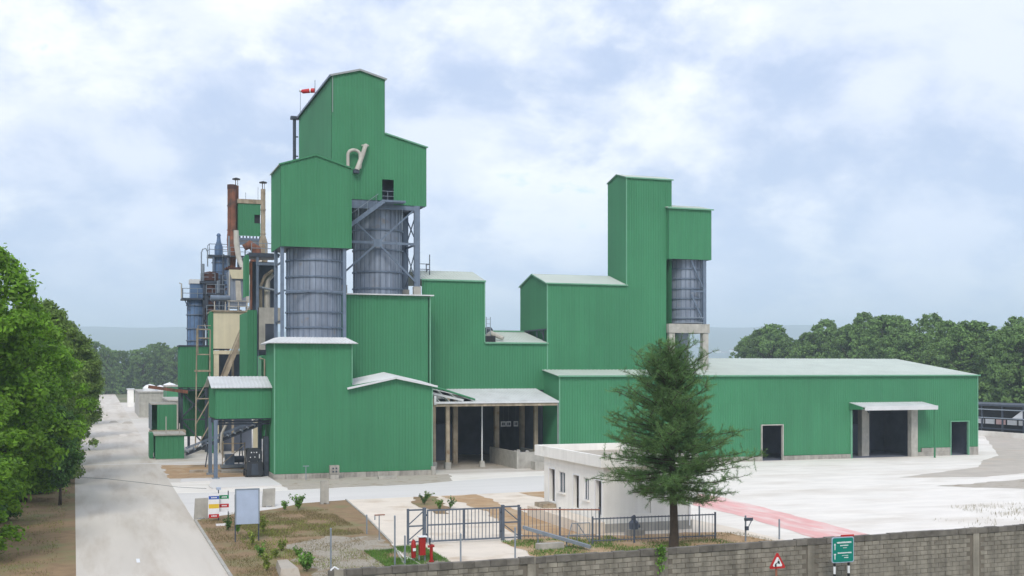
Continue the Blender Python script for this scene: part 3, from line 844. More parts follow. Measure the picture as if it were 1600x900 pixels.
roof(MB(), (40.4, 104.85, 17.35), (49.0, 104.85, 17.35), (49.0, 109.05, 18.53), (40.4, 109.05, 18.53)).build('roof', 'roof_green', H_)
roof(MB(), (53.0, 112.8, 17.45), (40.4, 112.8, 17.45), (40.4, 109.05, 18.53), (53.0, 109.05, 18.53)).build('roof', 'roof_green', H_)
roof(MB(), (48.75, 104.88, 27.98), (53.97, 104.88, 27.98), (53.97, 107.12, 28.57), (48.75, 107.12, 28.57)).build('tower_roof', 'roof_green', H_)
roof(MB(), (53.97, 109.5, 27.98), (48.75, 109.5, 27.98), (48.75, 107.12, 28.57), (53.97, 107.12, 28.57)).build('tower_roof', 'roof_green', H_)
pieces(H_, 'edge_trim', 'trim',
       (40.48, 40.6, 104.93, 105.0, 8.8, 17.3),
       (48.82, 48.92, 104.93, 104.965, 17.3, 27.9),
       (40.4, 48.87, 104.8, 104.86, 17.26, 17.38),
       (48.75, 53.97, 104.82, 104.88, 27.88, 28.0),
       ((40.42, 104.9, 17.3), (40.42, 109.05, 18.48), 0.06, 0.12),
       ((40.42, 109.05, 18.48), (40.42, 112.75, 17.45), 0.06, 0.12),
       ((48.78, 104.9, 27.95), (48.78, 107.12, 28.52), 0.06, 0.1),
       ((48.78, 107.12, 28.52), (48.78, 109.4, 27.95), 0.06, 0.1))
MB().box(40.45, 40.62, 105.0, 112.6, 12.85, 12.98).build('gable_sill', 'darksteel', H_)
for y in (105.9, 107.7, 110):
    MB().beam((40.5, y, 12.9), (40.5, y, 11.7), 0.1, 0.1).build('bracket', 'darksteel', H_)
MB().beam((40.5, 105.9, 12.3), (40.5, 106.7, 12.85), 0.07, 0.07).build('bracket', 'darksteel', H_)

# small headhouse L on the concrete frame
L_ = thing('corner_headhouse', (55.7, 104.6, 13.6), 'small green box on a steel leg above the slim silo', 'headhouse')
clad(MB(), 'x', 104.6, -1, 53.31, 58.08, flat(53.31, 58.08, 20.06), flat(53.31, 58.08, 25.15)).build('front_wall', 'green', L_)
clad(MB(), 'y', 53.31, -1, 104.6, 105.0, flat(104.6, 105, 20.06), flat(104.6, 105, 25.15)).build('side_wall', 'green', L_)
clad(MB(), 'y', 58.08, 1, 104.6, 109.4, flat(104.6, 109.4, 20.06), flat(104.6, 109.4, 25.15)).build('side_wall', 'green', L_)
clad(MB(), 'x', 109.4, 1, 53.9, 58.08, flat(53.9, 58.08, 20.06), flat(53.9, 58.08, 25.15)).build('back_wall', 'green', L_)
roof(MB(), (53.1, 104.4, 25.13), (58.25, 104.4, 25.13), (58.25, 107.1, 25.75), (53.1, 107.1, 25.75)).build('roof', 'roof_green', L_)
roof(MB(), (58.25, 109.6, 25.13), (53.1, 109.6, 25.13), (53.1, 107.1, 25.75), (58.25, 107.1, 25.75)).build('roof', 'roof_green', L_)
MB().box(53.1, 58.25, 104.36, 104.42, 25.03, 25.16).build('edge_trim', 'trim', L_)
MB().box(53.4, 58.0, 104.7, 109.3, 20.08, 20.2).build('floor', 'darksteel', L_)
for x, y in ((57.4, 104.85), (57.4, 109.0)):
    MB().box(x - 0.18, x + 0.18, y - 0.14, y + 0.14, 13.62, 20.06).build('leg', 'bluesteel', L_)
MB().beam((55.9, 104.8, 20.0), (57.35, 104.8, 17.1), 0.1, 0.14).build('brace', 'bluesteel', L_)
MB().beam((55.9, 104.8, 16.6), (57.35, 104.8, 13.8), 0.1, 0.14).build('brace', 'bluesteel', L_)
MB().beam((55.9, 104.8, 16.9), (57.35, 104.8, 16.9), 0.1, 0.14).build('brace', 'bluesteel', L_)
for z in (13.75, 14.25):
    MB().tube([(54, 104.5, z), (57.2, 104.5, z)], 0.03, 6).build('hand_rail', 'galv', L_)
t = thing('concrete_trestle', (55.6, 106.5, 0), 'weathered concrete column and beam frame holding the slim silo', 'trestle')
for x0, x1, y0, y1 in ((57.15, 57.77, 104.6, 105.2), (57.15, 57.77, 108.8, 109.4), (54.2, 54.8, 108.8, 109.4), (53.4, 54.0, 104.6, 105.1)):
    MB().box(x0, x1, y0, y1, 0.0, 12.68).build('column', 'concrete', t)
MB().box(53.3, 57.85, 104.5, 105.3, 12.7, 13.6).build('beam', 'concrete', t)
MB().box(54.2, 57.85, 108.7, 109.5, 12.7, 13.6).build('beam', 'concrete', t)
MB().box(57.05, 57.85, 105.3, 108.7, 12.7, 13.6).build('beam', 'concrete', t)
MB().box(53.9, 57.05, 105.32, 108.68, 13.2, 13.58).build('slab', 'concrete', t)
MB().tube([(55.8, 106.8, 13.2), (55.8, 106.8, 9.4)], [0.9, 0.35], 16).build('outlet_cone', 'silo', t, smooth=True)

# ------------------------------------------------------------------ long warehouse J
J = thing('warehouse', (64, 101, 0), 'long low green warehouse with pale roof on the right', 'building')
doors = [(61.7, 64.0, 0.0, 3.5), (72.2, 79.3, 0.0, 5.0), (84.48, 86.7, 0.0, 3.54)]
clad(MB(), 'x', 101.0, -1, 40.2, 87.97, [(40.2, 0.5), (80.7, 0.45), (80.701, 0.86), (87.97, 0.86)], flat(40.2, 87.97, 8.48), doors).build('front_wall', 'green', J)
clad(MB(), 'y', 40.2, -1, 101, 105.3, flat(101, 105.3, 0.5), [(101, 8.48), (105.3, 9.05)]).build('side_wall', 'green', J)
clad(MB(), 'y', 87.97, 1, 101, 128, flat(101, 128, 0.5), [(101, 8.48), (114.5, 10.25), (128, 8.48)]).build('side_wall', 'green', J)
roof(MB(), (40.0, 100.75, 8.46), (88.15, 100.75, 8.46), (88.15, 114.5, 10.28), (40.0, 114.5, 10.28), 0.4).build('roof', 'roof_green', J)
roof(MB(), (88.15, 128.2, 8.46), (40.0, 128.2, 8.46), (40.0, 114.5, 10.28), (88.15, 114.5, 10.28), 0.4).build('roof', 'roof_green', J)
pieces(J, 'edge_trim', 'trim',
       (40.0, 88.15, 100.68, 100.75, 8.36, 8.5),
       (40.15, 40.26, 100.93, 101.0, 0.5, 8.36),
       (87.92, 88.03, 100.92, 101.0, 0.86, 8.36))
plinth_blocks(J, 'x', 100.86, 40.2, 61.6, 0, 0.48, 1.2)
plinth_blocks(J, 'x', 100.86, 64.15, 72.1, 0, 0.44, 1.15)
plinth_blocks(J, 'x', 100.86, 80.1, 84.4, 0, 0.44, 1.1)
plinth_blocks(J, 'x', 100.865, 80.75, 84.4, 0.45, 0.85, 1.2)
plinth_blocks(J, 'x', 100.86, 86.8, 88.0, 0, 0.85, 1.2)
for x0, x1, zt in ((61.7, 64.0, 3.5), (84.48, 86.7, 3.54)):
    mb = MB().box(x0 - 0.1, x0, 100.84, 101.12, 0, zt + 0.1)
    mb.box(x1, x1 + 0.12, 100.84, 101.12, 0, zt + 0.1)
    mb.box(x0, x1, 100.84, 101.12, zt, zt + 0.1)
    mb.build('door_frame', 'trim' if x0 > 80 else 'concrete', J)
MB().box(79.3, 80.1, 100.7, 101.3, 0, 5.0).build('door_jamb', 'concrete', J)
MB().box(74.9, 75.8, 103, 103.7, 0, 8.3).build('column', 'concrete', J)
for x in (50, 57, 66, 83):
    MB().box(x, x + 0.5, 103, 103.5, 0, 8.3).build('column', 'concrete', J)
MB().box(41, 87.8, 110.0, 110.2, 0, 9.4).build('inner_wall', 'interior', J)
MB().box(87.6, 87.8, 101.3, 127, 0, 8.3).build('added_light_stop', 'interior', J)  # added wall, stops light leaking in from the warehouse end
MB().box(82.9, 83.0, 101.4, 110, 0, 8.3).build('added_light_stop', 'interior', J)  # this and the next wall are added to keep the right doorway dark
MB().box(83.0, 87.6, 105, 105.1, 0, 8.2).build('added_light_stop', 'interior', J)
MB().box(76.5, 79, 107, 109, 0, 3.2).build('stored_stack', 'interior', J)
# door canopy
roof(MB(), (72.15, 98.9, 5.28), (81.0, 98.75, 5.32), (80.95, 101.0, 5.68), (71.9, 101.0, 5.68), 0.3).build('door_canopy', 'roof_white', J)
cp = J.children[-1]
MB().box(72.15, 81.0, 98.68, 98.76, 4.94, 5.36).build('gutter', 'roof_white', J)
mb = MB()
mb.hull([(71.88, 101, 5.66), (71.88, 98.9, 5.28), (71.88, 98.75, 5.02), (71.88, 101, 4.96)], [(71.96, 101, 5.66), (71.96, 98.9, 5.28), (71.96, 98.75, 5.02), (71.96, 101, 4.96)])
mb.build('canopy_cheek', 'green', J)
MB().tube([(80.72, 98.85, 0), (80.72, 98.85, 5.1)], 0.09, 8).build('canopy_post', 'green', J)
MB().box(72.0, 72.18, 100.82, 101.1, 0, 5.0).build('door_frame', 'trim', J)
MB().tube([(72.6, 98.9, 5.02), (72.75, 98.8, 4.7)], 0.13, 8).build('lamp', 'black', J)

# ------------------------------------------------------------------ porch M at the left of the mill
M_ = thing('raised_porch', (11.2, 98.4, 0), 'green raised room on posts with white roof over the forklift', 'porch')
clad(MB(), 'x', 98.4, -1, 8.93, 13.45, flat(8.93, 13.45, 5.0), flat(8.93, 13.45, 7.6)).build('front_wall', 'green', M_)
clad(MB(), 'y', 8.93, -1, 98.4, 104.4, flat(98.4, 104.4, 5.0), [(98.4, 7.6), (101.4, 8.4), (104.4, 7.6)]).build('side_wall', 'green', M_)
clad(MB(), 'x', 104.4, 1, 8.93, 13.45, flat(8.93, 13.45, 5.0), flat(8.93, 13.45, 7.6)).build('back_wall', 'green', M_)
roof(MB(), (8.55, 98.1, 7.55), (13.48, 98.1, 7.55), (13.48, 101.4, 8.45), (8.55, 101.4, 8.45), 0.3).build('roof', 'roof_white', M_)
roof(MB(), (13.48, 104.7, 7.55), (8.55, 104.7, 7.55), (8.55, 101.4, 8.45), (13.48, 101.4, 8.45), 0.3).build('roof', 'roof_white', M_)
MB().box(9.0, 13.4, 98.5, 104.3, 4.9, 5.02).build('floor', 'darksteel', M_)
for z in (4.55, 4.75):
    MB().box(9.0, 13.4, 98.6 + z * 0.1, 98.75 + z * 0.1, z - 0.1, z + 0.05).build('floor_beam', 'darksteel', M_)
MB().box(9.0, 9.2, 98.5, 104.3, 4.55, 4.88).build('floor_beam', 'darksteel', M_)
for x, y in ((8.95, 98.55), (8.95, 103.6), (13.15, 103.6)):
    MB().box(x - 0.15, x + 0.15, y - 0.15, y + 0.15, 0.12, 4.9).build('post', 'bluesteel', M_)
    MB().box(x - 0.3, x + 0.3, y - 0.3, y + 0.3, 0.0, 0.16).build('footing', 'galv', M_)
MB().box(13.0, 13.38, 99.6, 100.5, 0.1, 3.4).build('post', 'darksteel', M_)
structure(MB().prism([(8.5, 96.9), (8.5, 99.6), (13.3, 99.75), (13.3, 91.4), (8.0, 90.6), (7.9, 93.0)], 0.0, 0.09).build('slab', 'crossroad'))
structure(MB().prism([(6.0, 96.6), (6.3, 99.3), (8.48, 99.6), (8.48, 96.85)], 0.0, 0.09).build('slab', 'crossroad'))

# forklift
t = thing('forklift', (12.1, 99.3, 0.09), 'dark forklift seen from behind under the raised porch', 'forklift')
x, y, z = 12.15, 98.9, 0.09
low = [(-0.62, 0.10), (0.62, 0.10), (0.66, 0.45), (0.64, 1.20), (0.58, 1.32), (-0.58, 1.32), (-0.64, 1.20), (-0.66, 0.45)]
MB().hull([(x + a * 0.96, y + 1.8, z + min(b, 0.95)) for a, b in low], [(x + a, y, z + b) for a, b in low]).build('counterweight', 'forklift', t)
MB().hull([(x - 0.3, y - 0.005, z + 0.2), (x + 0.3, y - 0.005, z + 0.2), (x + 0.24, y - 0.005, z + 1.1), (x - 0.24, y - 0.005, z + 1.1)],
          [(x - 0.3, y - 0.05, z + 0.2), (x + 0.3, y - 0.05, z + 0.2), (x + 0.24, y - 0.05, z + 1.1), (x - 0.24, y - 0.05, z + 1.1)]).build('rear_cover', 'darksteel', t)
up = [(-0.62, 1.33), (0.62, 1.33), (0.62, 2.12), (0.54, 2.30), (0.40, 2.36), (-0.40, 2.36), (-0.54, 2.30), (-0.62, 2.12)]
MB().hull([(x + a, y + 0.22, z + b) for a, b in up], [(x + a, y + 0.14, z + b) for a, b in up]).build('rear_screen', 'forklift', t)
MB().box(x - 0.58, x + 0.58, y + 0.22, y + 1.5, z + 2.26, z + 2.34).build('overhead_guard', 'black', t)
MB().box(x - 0.28, x + 0.28, y + 0.6, y + 1.1, z + 1.0, z + 1.7).build('seat', 'black', t)
for sx in (-1, 1):
    for yy in (0.34, 1.6):
        wx = x + sx * 0.64
        MB().tube([(wx - 0.1, y + yy, z + 0.3), (wx + 0.1, y + yy, z + 0.3)], 0.3, 18).build('wheel', 'black', t, smooth=True)
    MB().tube([(x + sx * 0.54, y + 1.65, z + 0.9), (x + sx * 0.54, y + 1.45, z + 2.28)], 0.05, 8).build('guard_post', 'black', t)
    MB().box(x + sx * 0.36 - 0.07, x + sx * 0.36 + 0.07, y + 1.9, y + 2.02, z + 0.05, z + 2.3).build('mast', 'black', t)
    MB().box(x + sx * 0.25 - 0.06, x + sx * 0.25 + 0.06, y + 2.05, y + 3.0, z + 0.06, z + 0.11).build('fork', 'black', t)
for a, b, w in ((-0.26, 2.0, 0.09), (-0.05, 2.0, 0.04), (0.16, 2.0, 0.09), (-0.34, 1.6, 0.07), (0.02, 1.62, 0.06)):
    MB().box(x + a - w / 2, x + a + w / 2, y + 0.11, y + 0.137, z + b, z + b + 0.09).build('sticker', 'white', t)
MB().box(x + 0.36, x + 0.41, y + 0.11, y + 0.137, z + 1.55, z + 1.9).build('reflector', 'white', t)

# ------------------------------------------------------------------ process plant far left
def rail_ring(t, pts, z, n=2, h=1.1, m='galv', every=1.2):
    for k in range(1, n + 1):
        MB().tube([(p[0], p[1], z + h * k / n) for p in pts], 0.04, 5).build('rail', m, t)
    for (a, b) in zip(pts, pts[1:]):
        d = math.dist(a, b)
        c = max(1, int(d / every))
        for i in range(c + 1):
            px, py = a[0] + (b[0] - a[0]) * i / c, a[1] + (b[1] - a[1]) * i / c
            MB().tube([(px, py, z), (px, py, z + h)], 0.04, 5).build('baluster', m, t)
t = thing('service_gantry', (12.6, 137, 0), 'dark steel gantry with walkways between the blue silos and the filter hopper', 'gantry')
for x in (11.5, 13.3, 15.9, 17.2):
    MB().box(x - 0.1, x + 0.1, 136.9, 137.1, 0, 22.2 if x > 13 else 17.8).build('column', 'darksteel', t)
for x0, x1, z in ((11.4, 13.4, 12.6), (11.4, 13.4, 15.2), (11.4, 13.4, 17.6), (13.2, 17.3, 18.6), (13.2, 17.3, 21.9), (15.8, 17.3, 20.2)):
    MB().box(x0, x1, 136.6, 137.4, z, z + 0.16).build('walkway', 'darksteel', t)
    MB().tube([(x0, 136.6, z + 0.6), (x1, 136.6, z + 0.6)], 0.035, 5).build('rail', 'galv', t)
    MB().tube([(x0, 136.6, z + 1.1), (x1, 136.6, z + 1.1)], 0.035, 5).build('rail', 'galv', t)
    n_ = int((x1 - x0) / 0.7)
    for i in range(n_ + 1):
        xx = x0 + (x1 - x0) * i / n_
        MB().tube([(xx, 136.6, z), (xx, 136.6, z + 1.1)], 0.03, 5).build('baluster', 'galv', t)
for p, q in (((11.5, 137, 12.8), (13.3, 137, 15.1)), ((13.3, 137, 15.4), (11.5, 137, 17.4)), ((15.9, 137, 15.6), (17.2, 137, 18.4)), ((17.2, 137, 18.8), (15.9, 137, 21.8))):
    MB().beam(p, q, 0.1, 0.12).build('brace', 'darksteel', t)
t = thing('riser_pipes', (16.4, 131, 0), 'bundle of grey and rusty riser pipes right of the filter hopper', 'pipes')
for x, y, z0, z1, r, m in ((15.9, 131.2, 11, 20.5, 0.12, 'rust'), (16.25, 131.0, 11, 19.2, 0.09, 'galv'), (16.5, 131.3, 11, 21.0, 0.16, 'duct'), (16.85, 131.1, 11, 18.2, 0.08, 'darksteel'), (15.6, 131.4, 15.4, 18.0, 0.07, 'galv')):
    MB().tube([(x, y, z0), (x, y, z1 - 0.3), (x + 0.1, y, z1 - 0.08), (x + 0.4, y, z1)], r, 8).build('pipe', m, t, smooth=True)
rc = random.Random(31)
t = thing('pipe_tangle', (14.2, 135, 8), 'tangle of thin pipes, ducts and steel bars around the stacks', 'pipes')
for i in range(46):
    x, y = rc.uniform(11.3, 17.3), rc.uniform(134.5, 142)
    z = rc.uniform(9, 21) if x > 13 else rc.uniform(9, 17)
    k = rc.random()
    m_ = rc.choice(('galv', 'darksteel', 'rust', 'bluesteel', 'darkrust', 'duct'))
    if k < 0.4:
        MB().tube([(x, y, z), (x, y, z + rc.uniform(1.5, 4.0))], rc.uniform(0.04, 0.13), 7).build('riser', m_, t)
    elif k < 0.7:
        l = rc.uniform(0.8, 2.2)
        MB().tube([(x, y, z), (x + l, y, z), (x + l + 0.2, y, z + 0.25), (x + l + 0.2, y, z + 1.2)], rc.uniform(0.05, 0.14), 7).build('bent_pipe', m_, t, smooth=True)
    elif k < 0.9:
        l = rc.uniform(0.8, 2.0)
        MB().beam((x, y, z), (x + l, y, z + rc.uniform(-1.4, 1.4)), 0.09, 0.12).build('bar', m_, t)
    else:
        MB().box(x, x + rc.uniform(0.4, 0.9), y, y + 0.6, z, z + rc.uniform(0.4, 1.0)).build('junction_box', m_, t)
for x, y, z0, z1 in ((11.35, 139, 0, 14), (13.2, 138.6, 0, 20), (16.9, 136.2, 6, 21)):
    MB().box(x - 0.09, x + 0.09, y - 0.09, y + 0.09, z0, z1).build('column', 'darksteel', t)
# green hut by the road
t = thing('green_hut', (6.6, 124, 0), 'low green sheet hut with flat slab roof beside the road', 'hut')
clad(MB(), 'x', 122, -1, 5.3, 8.0, flat(5.3, 8, 0.1), flat(5.3, 8, 2.45), pitch=0.5).build('front_wall', 'green', t)
clad(MB(), 'y', 5.3, -1, 122, 127, flat(122, 127, 0.1), flat(122, 127, 2.45), pitch=0.5).build('side_wall', 'green', t)
clad(MB(), 'y', 8.0, 1, 122, 127, flat(122, 127, 0.1), flat(122, 127, 2.45), pitch=0.5).build('side_wall', 'green', t)
MB().box(5.1, 8.15, 121.8, 127.2, 2.45, 2.6).build('roof', 'concrete', t)
MB().box(5.25, 8.05, 121.93, 122.0, 0, 0.1).build('plinth', 'concrete', t)
MB().box(4.75, 5.1, 124, 127, 0.05, 2.6).build('side_panel', 'green', t)
MB().tube([(6.3, 123, 2.6), (6.3, 123, 4.3)], 0.05, 6).build('vent_post', 'duct', t)
MB().tube([(7.6, 123, 2.6), (7.6, 123, 3.6)], 0.05, 6).build('vent_post', 'duct', t)
t = thing('green_bin', (6.7, 131, 0), 'taller open sided green bin behind the low hut', 'bin')
clad(MB(), 'x', 130, -1, 5.75, 7.75, flat(5.75, 7.75, 2.6), flat(5.75, 7.75, 5.3), pitch=0.5).build('front_wall', 'green', t)
clad(MB(), 'y', 7.75, 1, 130, 136, flat(130, 136, 0), flat(130, 136, 5.3), pitch=0.5).build('side_wall', 'green', t)
MB().box(5.1, 5.2, 130, 136, 2.6, 5.3).build('side_wall', 'galv', t)
MB().box(5.1, 7.8, 130, 136, 5.3, 5.42).build('roof', 'concrete', t)
MB().box(5.2, 7.7, 133, 133.1, 0, 5.3).build('inner_wall', 'green', t)
for x in (5.25, 7.6):
    MB().box(x - 0.1, x + 0.1, 130.0, 130.2, 0, 2.6).build('post', 'galv', t)
MB().box(5.0, 8.6, 128.5, 131.5, 2.3, 2.6).build('ledge', 'tan', t)
# block walls and huts further down the road
def block_house(x0, x1, y0, y1, h, m, label, mr='concrete'):
    t = thing('block_shed', ((x0 + x1) / 2, y0, 0), label, 'shed')
    mb = MB().box(x0, x1, y0, y0 + 0.2, 0, h)
    mb.box(x0, x0 + 0.2, y0 + 0.2, y1, 0, h)
    mb.box(x1 - 0.2, x1, y0 + 0.2, y1, 0, h)
    mb.box(x0 + 0.2, x1 - 0.2, y1 - 0.2, y1, 0, h)
    mb.build('wall', m, t)
    MB().box(x0 - 0.2, x1 + 0.2, y0 - 0.2, y1 + 0.2, h, h + 0.2).build('roof', mr, t)
    return t
block_house(7.0, 16, 232, 262, 4.7, 'concrete', 'long grey block shed down the road behind the green huts')
block_house(9.2, 15, 172, 190, 4.6, 'plinth', 'grey block shed with flat roof right behind the taller bin')
block_house(6.4, 7.8, 300, 306, 4.2, 'whitewash', 'small pale block hut far down the road', 'roof_white')
t = block_house(11.2, 17, 216, 228, 6.0, 'green', 'green shed with red edged roof behind the block sheds', 'concrete')
rg = random.Random(9)
for i, (x, y, s) in enumerate(((9.2, 238, 1.1), (11.2, 240, 0.9), (13.0, 241, 1.3))):
    mb = MB().lathe(x, y, [(s * 1.2, 4.9), (s * 1.25, 4.9 + s * 0.5), (s * 0.8, 4.9 + s * 1.0), (0.02, 4.9 + s * 1.25)], 12)
    tag(mb.build('covered_heap', 'white', base=(x, y, 4.9), smooth=True), ('small white covered heap on the block shed roof', 'low white covered heap in the middle of the block shed roof', 'largest white covered heap on the block shed roof')[i], 'heap')
for i, (x, y, l, w) in enumerate(((2.2, 212, 2.0, 0.8), (4.6, 172, 2.0, 0.8), (4.4, 208, 1.6, 0.9), (3.0, 168, 1.0, 0.6))):
    mb = MB().hull([(x - w, y - l, 0.01), (x + w, y - l * 0.7, 0.01), (x + w * 0.8, y + l, 0.01), (x - w * 0.7, y + l * 0.8, 0.01)],
                   [(x - w * 0.6, y - l * 0.5, 0.28), (x + w * 0.5, y - l * 0.3, 0.22), (x + w * 0.4, y + l * 0.4, 0.3), (x - w * 0.3, y + l * 0.4, 0.25)])
    tag(mb.build('rubble_heap', 'plantyard' if i % 2 else 'oldslab', base=(x, y, 0)),
        ('flat grey rubble heap on the far road, beyond the pale one', 'pale rubble heap at the road edge nearest the green bin', 'far grey rubble heap on the right side of the road', 'small pale rubble heap in the middle of the far road')[i], 'rubble')
# green hopper block on trestle
t = thing('hopper_house', (9.3, 132, 0), 'green box hopper on a dark braced trestle', 'hopper')
clad(MB(), 'x', 132, -1, 8.25, 11.2, flat(8.25, 11.2, 7.1), flat(8.25, 11.2, 11.55)).build('front_wall', 'green', t)
clad(MB(), 'y', 8.25, -1, 132, 136, flat(132, 136, 7.1), flat(132, 136, 11.55)).build('side_wall', 'green', t)
MB().box(8.1, 11.3, 131.9, 136.1, 11.55, 11.7).build('roof', 'darksteel', t)
MB().box(8.3, 11.1, 132.1, 136, 7.0, 7.1).build('floor', 'darksteel', t)
for x in (8.4, 11.0):
    for y in (132.2, 135.8):
        MB().box(x - 0.14, x + 0.14, y - 0.14, y + 0.14, 0, 7.0).build('leg', 'darksteel', t)
for p, q in (((8.4, 132.15, 6.6), (11.0, 132.15, 3.8)), ((11.0, 132.15, 6.6), (8.4, 132.15, 3.8)), ((8.4, 132.15, 3.6), (11, 132.15, 3.6)), ((8.4, 132.15, 6.8), (11, 132.15, 6.8)), ((8.4, 132.15, 3.5), (11, 132.15, 0.6))):
    MB().beam(p, q, 0.12, 0.16).build('brace', 'darksteel', t)
clad(MB(), 'x', 135, -1, 8.4, 13, flat(8.4, 13, 1.6), flat(8.4, 13, 6.9), pitch=0.5).build('rear_panel', 'green', t)
MB().beam((4.9, 131.5, 7.2), (9.0, 131.6, 6.6), 0.25, 0.35).build('boom', 'rust', t)
# blue silos with platforms
t = silo('process_silo', 10.55, 141, 0.98, 11.6, 17.2, (12.4, 13.8, 15.4, 16.5), 12, 'silo_blue', 'short blue process silo with a railed top platform, leftmost', 'blue process silos')
MB().box(8.9, 12.4, 139.6, 142.4, 17.1, 17.3).build('platform', 'darksteel', t)
rail_ring(t, [(12.3, 139.7), (9.0, 139.7), (9.0, 142.3)], 17.3)
MB().tube([(9.2, 139.9, 17.2), (9.9, 140.4, 15.6)], 0.06, 6).build('bracket', 'bluesteel', t)
MB().tube([(8.85, 139.6, 17.3), (8.85, 139.6, 18.9), (8.6, 139.6, 19.0)], 0.07, 6).build('vent', 'duct', t)
MB().box(9.9, 11.4, 140.2, 141.8, 17.3, 19.0).build('cabin', 'silo_blue', t)
MB().box(9.8, 11.5, 140.1, 141.9, 19.0, 19.5).build('cabin_roof', 'roof_white', t)
for x, y in ((9.75, 140.3), (11.35, 140.3), (9.75, 141.8), (11.35, 141.8)):
    MB().box(x - 0.1, x + 0.1, y - 0.1, y + 0.1, 0, 11.6).build('leg', 'darksteel', t)
t = thing('cyclone', (12.2, 140.5, 11), 'dark rusty cyclone with a hooked vent beside the leftmost blue silo', 'cyclone')
MB().lathe(12.1, 140.5, [(0.3, 13.0), (0.72, 15.2), (0.72, 19.3), (0.95, 19.4), (0.95, 20.3), (0.02, 20.5)], 22).build('body', 'darkrust', t, smooth=True)
MB().box(10.9, 13.2, 139.5, 141.5, 19.0, 19.3).build('platform', 'darksteel', t)
MB().tube([(11.1, 140, 19.3), (11.1, 140, 22.6), (11.25, 140, 23.0), (11.6, 140, 23.1), (11.8, 140, 22.7), (11.8, 140, 21.0)], 0.07, 8).build('vent', 'galv', t)
MB().tube([(11.3, 140, 19.3), (11.3, 140, 21.3)], 0.16, 8).build('vent', 'galv', t)
MB().tube([(12.1, 140.5, 13.0), (12.1, 140.5, 10.0)], 0.3, 10).build('discharge', 'darkrust', t)
rail_ring(t, [(12.6, 139.6), (11.0, 139.6)], 19.3, 2, 0.9)
for z in (12.5, 14.6, 16.4, 17.6):
    MB().box(11.3, 13.3, 139.6, 139.9, z, z + 0.2).build('walkway', 'darksteel', t)
for x in (11.35, 13.2):
    MB().box(x - 0.1, x + 0.1, 139.6, 139.8, 0, 19.0).build('leg', 'darksteel', t)
t = silo('process_silo', 13.75, 146, 0.85, 14.0, 22.8, (15.5, 17.2, 18.8, 20.5, 22.0), 12, 'silo_blue', 'tall slim blue process silo behind the rusty stack', 'blue process silos')
MB().box(12.3, 14.8, 144.7, 147.2, 22.6, 22.85).build('platform', 'darksteel', t)
rail_ring(t, [(14.7, 144.8), (12.4, 144.8), (12.4, 147)], 22.85, 2, 1.3, 'bluesteel')
MB().lathe(13.6, 145.8, [(0.5, 22.8), (0.5, 23.9), (0.26, 24.6), (0.2, 25.2), (0.28, 25.25), (0.2, 25.5), (0.02, 25.6)], 14).build('top_cone', 'silo_blue', t, smooth=True)
for x in (12.9, 14.6):
    MB().box(x - 0.1, x + 0.1, 144.8, 145.0, 0, 22.6).build('leg', 'bluesteel', t)
for z in (17.6, 19.8):
    MB().box(12.7, 14.7, 144.6, 145.0, z, z + 0.2).build('walkway', 'darksteel', t)
    MB().tube([(12.7, 144.6, z + 1.0), (14.7, 144.6, z + 1.0)], 0.04, 5).build('rail', 'darksteel', t)
# stacks
def stack(x, y, prof, m, label, cap=None, tip='darkrust'):
    t = thing('exhaust_stack', (x, y, prof[0][1]), label, 'stack')
    MB().lathe(x, y, [(r, z) for r, z in prof], 20).build('pipe', m, t, smooth=True)
    z1 = prof[-1][1]
    if cap:
        MB().lathe(x, y, [(0.02, cap + 0.25), (0.45, cap + 0.12), (0.45, cap), (0.02, cap)], 18).build('rain_cap', 'black', t)
        for a in (0, 2.1, 4.2):
            MB().tube([(x + 0.16 * math.cos(a), y + 0.16 * math.sin(a), z1 - 0.3), (x + 0.16 * math.cos(a), y + 0.16 * math.sin(a), cap)], 0.03, 5).build('cap_stay', 'darkrust', t)
    else:
        MB().lathe(x, y, [(prof[-1][0] + 0.03, z1 - 0.5), (prof[-1][0] + 0.03, z1 + 0.02), (prof[-1][0] - 0.08, z1 + 0.02), (prof[-1][0] - 0.08, z1 - 0.4)], 20).build('rim', tip, t)
    for z in (z1 - 2.4, z1 - 5.2):
        MB().lathe(x, y, [(prof[-1][0] + 0.01, z - 0.05), (prof[-1][0] + 0.06, z - 0.05), (prof[-1][0] + 0.06, z + 0.05), (prof[-1][0] + 0.01, z + 0.05)], 20).build('flange', m, t)
    return t
stack(14.35, 138, [(0.42, 20.8), (0.5, 22.5), (0.58, 24.0), (0.5, 25.0), (0.5, 30.3)], 'rust', 'thick rusty brown exhaust stack, widest of the three')
stack(14.95, 139, [(0.28, 22.0), (0.28, 30.4)], 'rust', 'thin rusty stack with a black rain cap behind the thick one', 31.1)
stack(17.9, 138, [(0.30, 20.8), (0.52, 21.6), (0.52, 23.8), (0.27, 24.6), (0.27, 30.0)], 'tan', 'tan stack with a black rain cap and bulged lower duct', 30.7)
t = thing('stack_house', (16.3, 138, 20), 'small green box house between the stacks', 'headhouse')
clad(MB(), 'x', 138, -1, 15.05, 17.6, flat(15.05, 17.6, 24.5), flat(15.05, 17.6, 28.25), [(16.9, 17.6, 26.0, 27.0)]).build('front_wall', 'green', t)
clad(MB(), 'y', 15.05, -1, 138, 142, flat(138, 142, 24.5), flat(138, 142, 28.25)).build('side_wall', 'green', t)
MB().box(14.95, 17.7, 137.9, 142, 28.25, 28.75).build('roof', 'tan', t)
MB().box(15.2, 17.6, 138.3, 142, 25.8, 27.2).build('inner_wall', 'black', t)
MB().box(14.9, 17.9, 137.9, 142, 24.0, 24.25).build('platform', 'bluesteel', t)
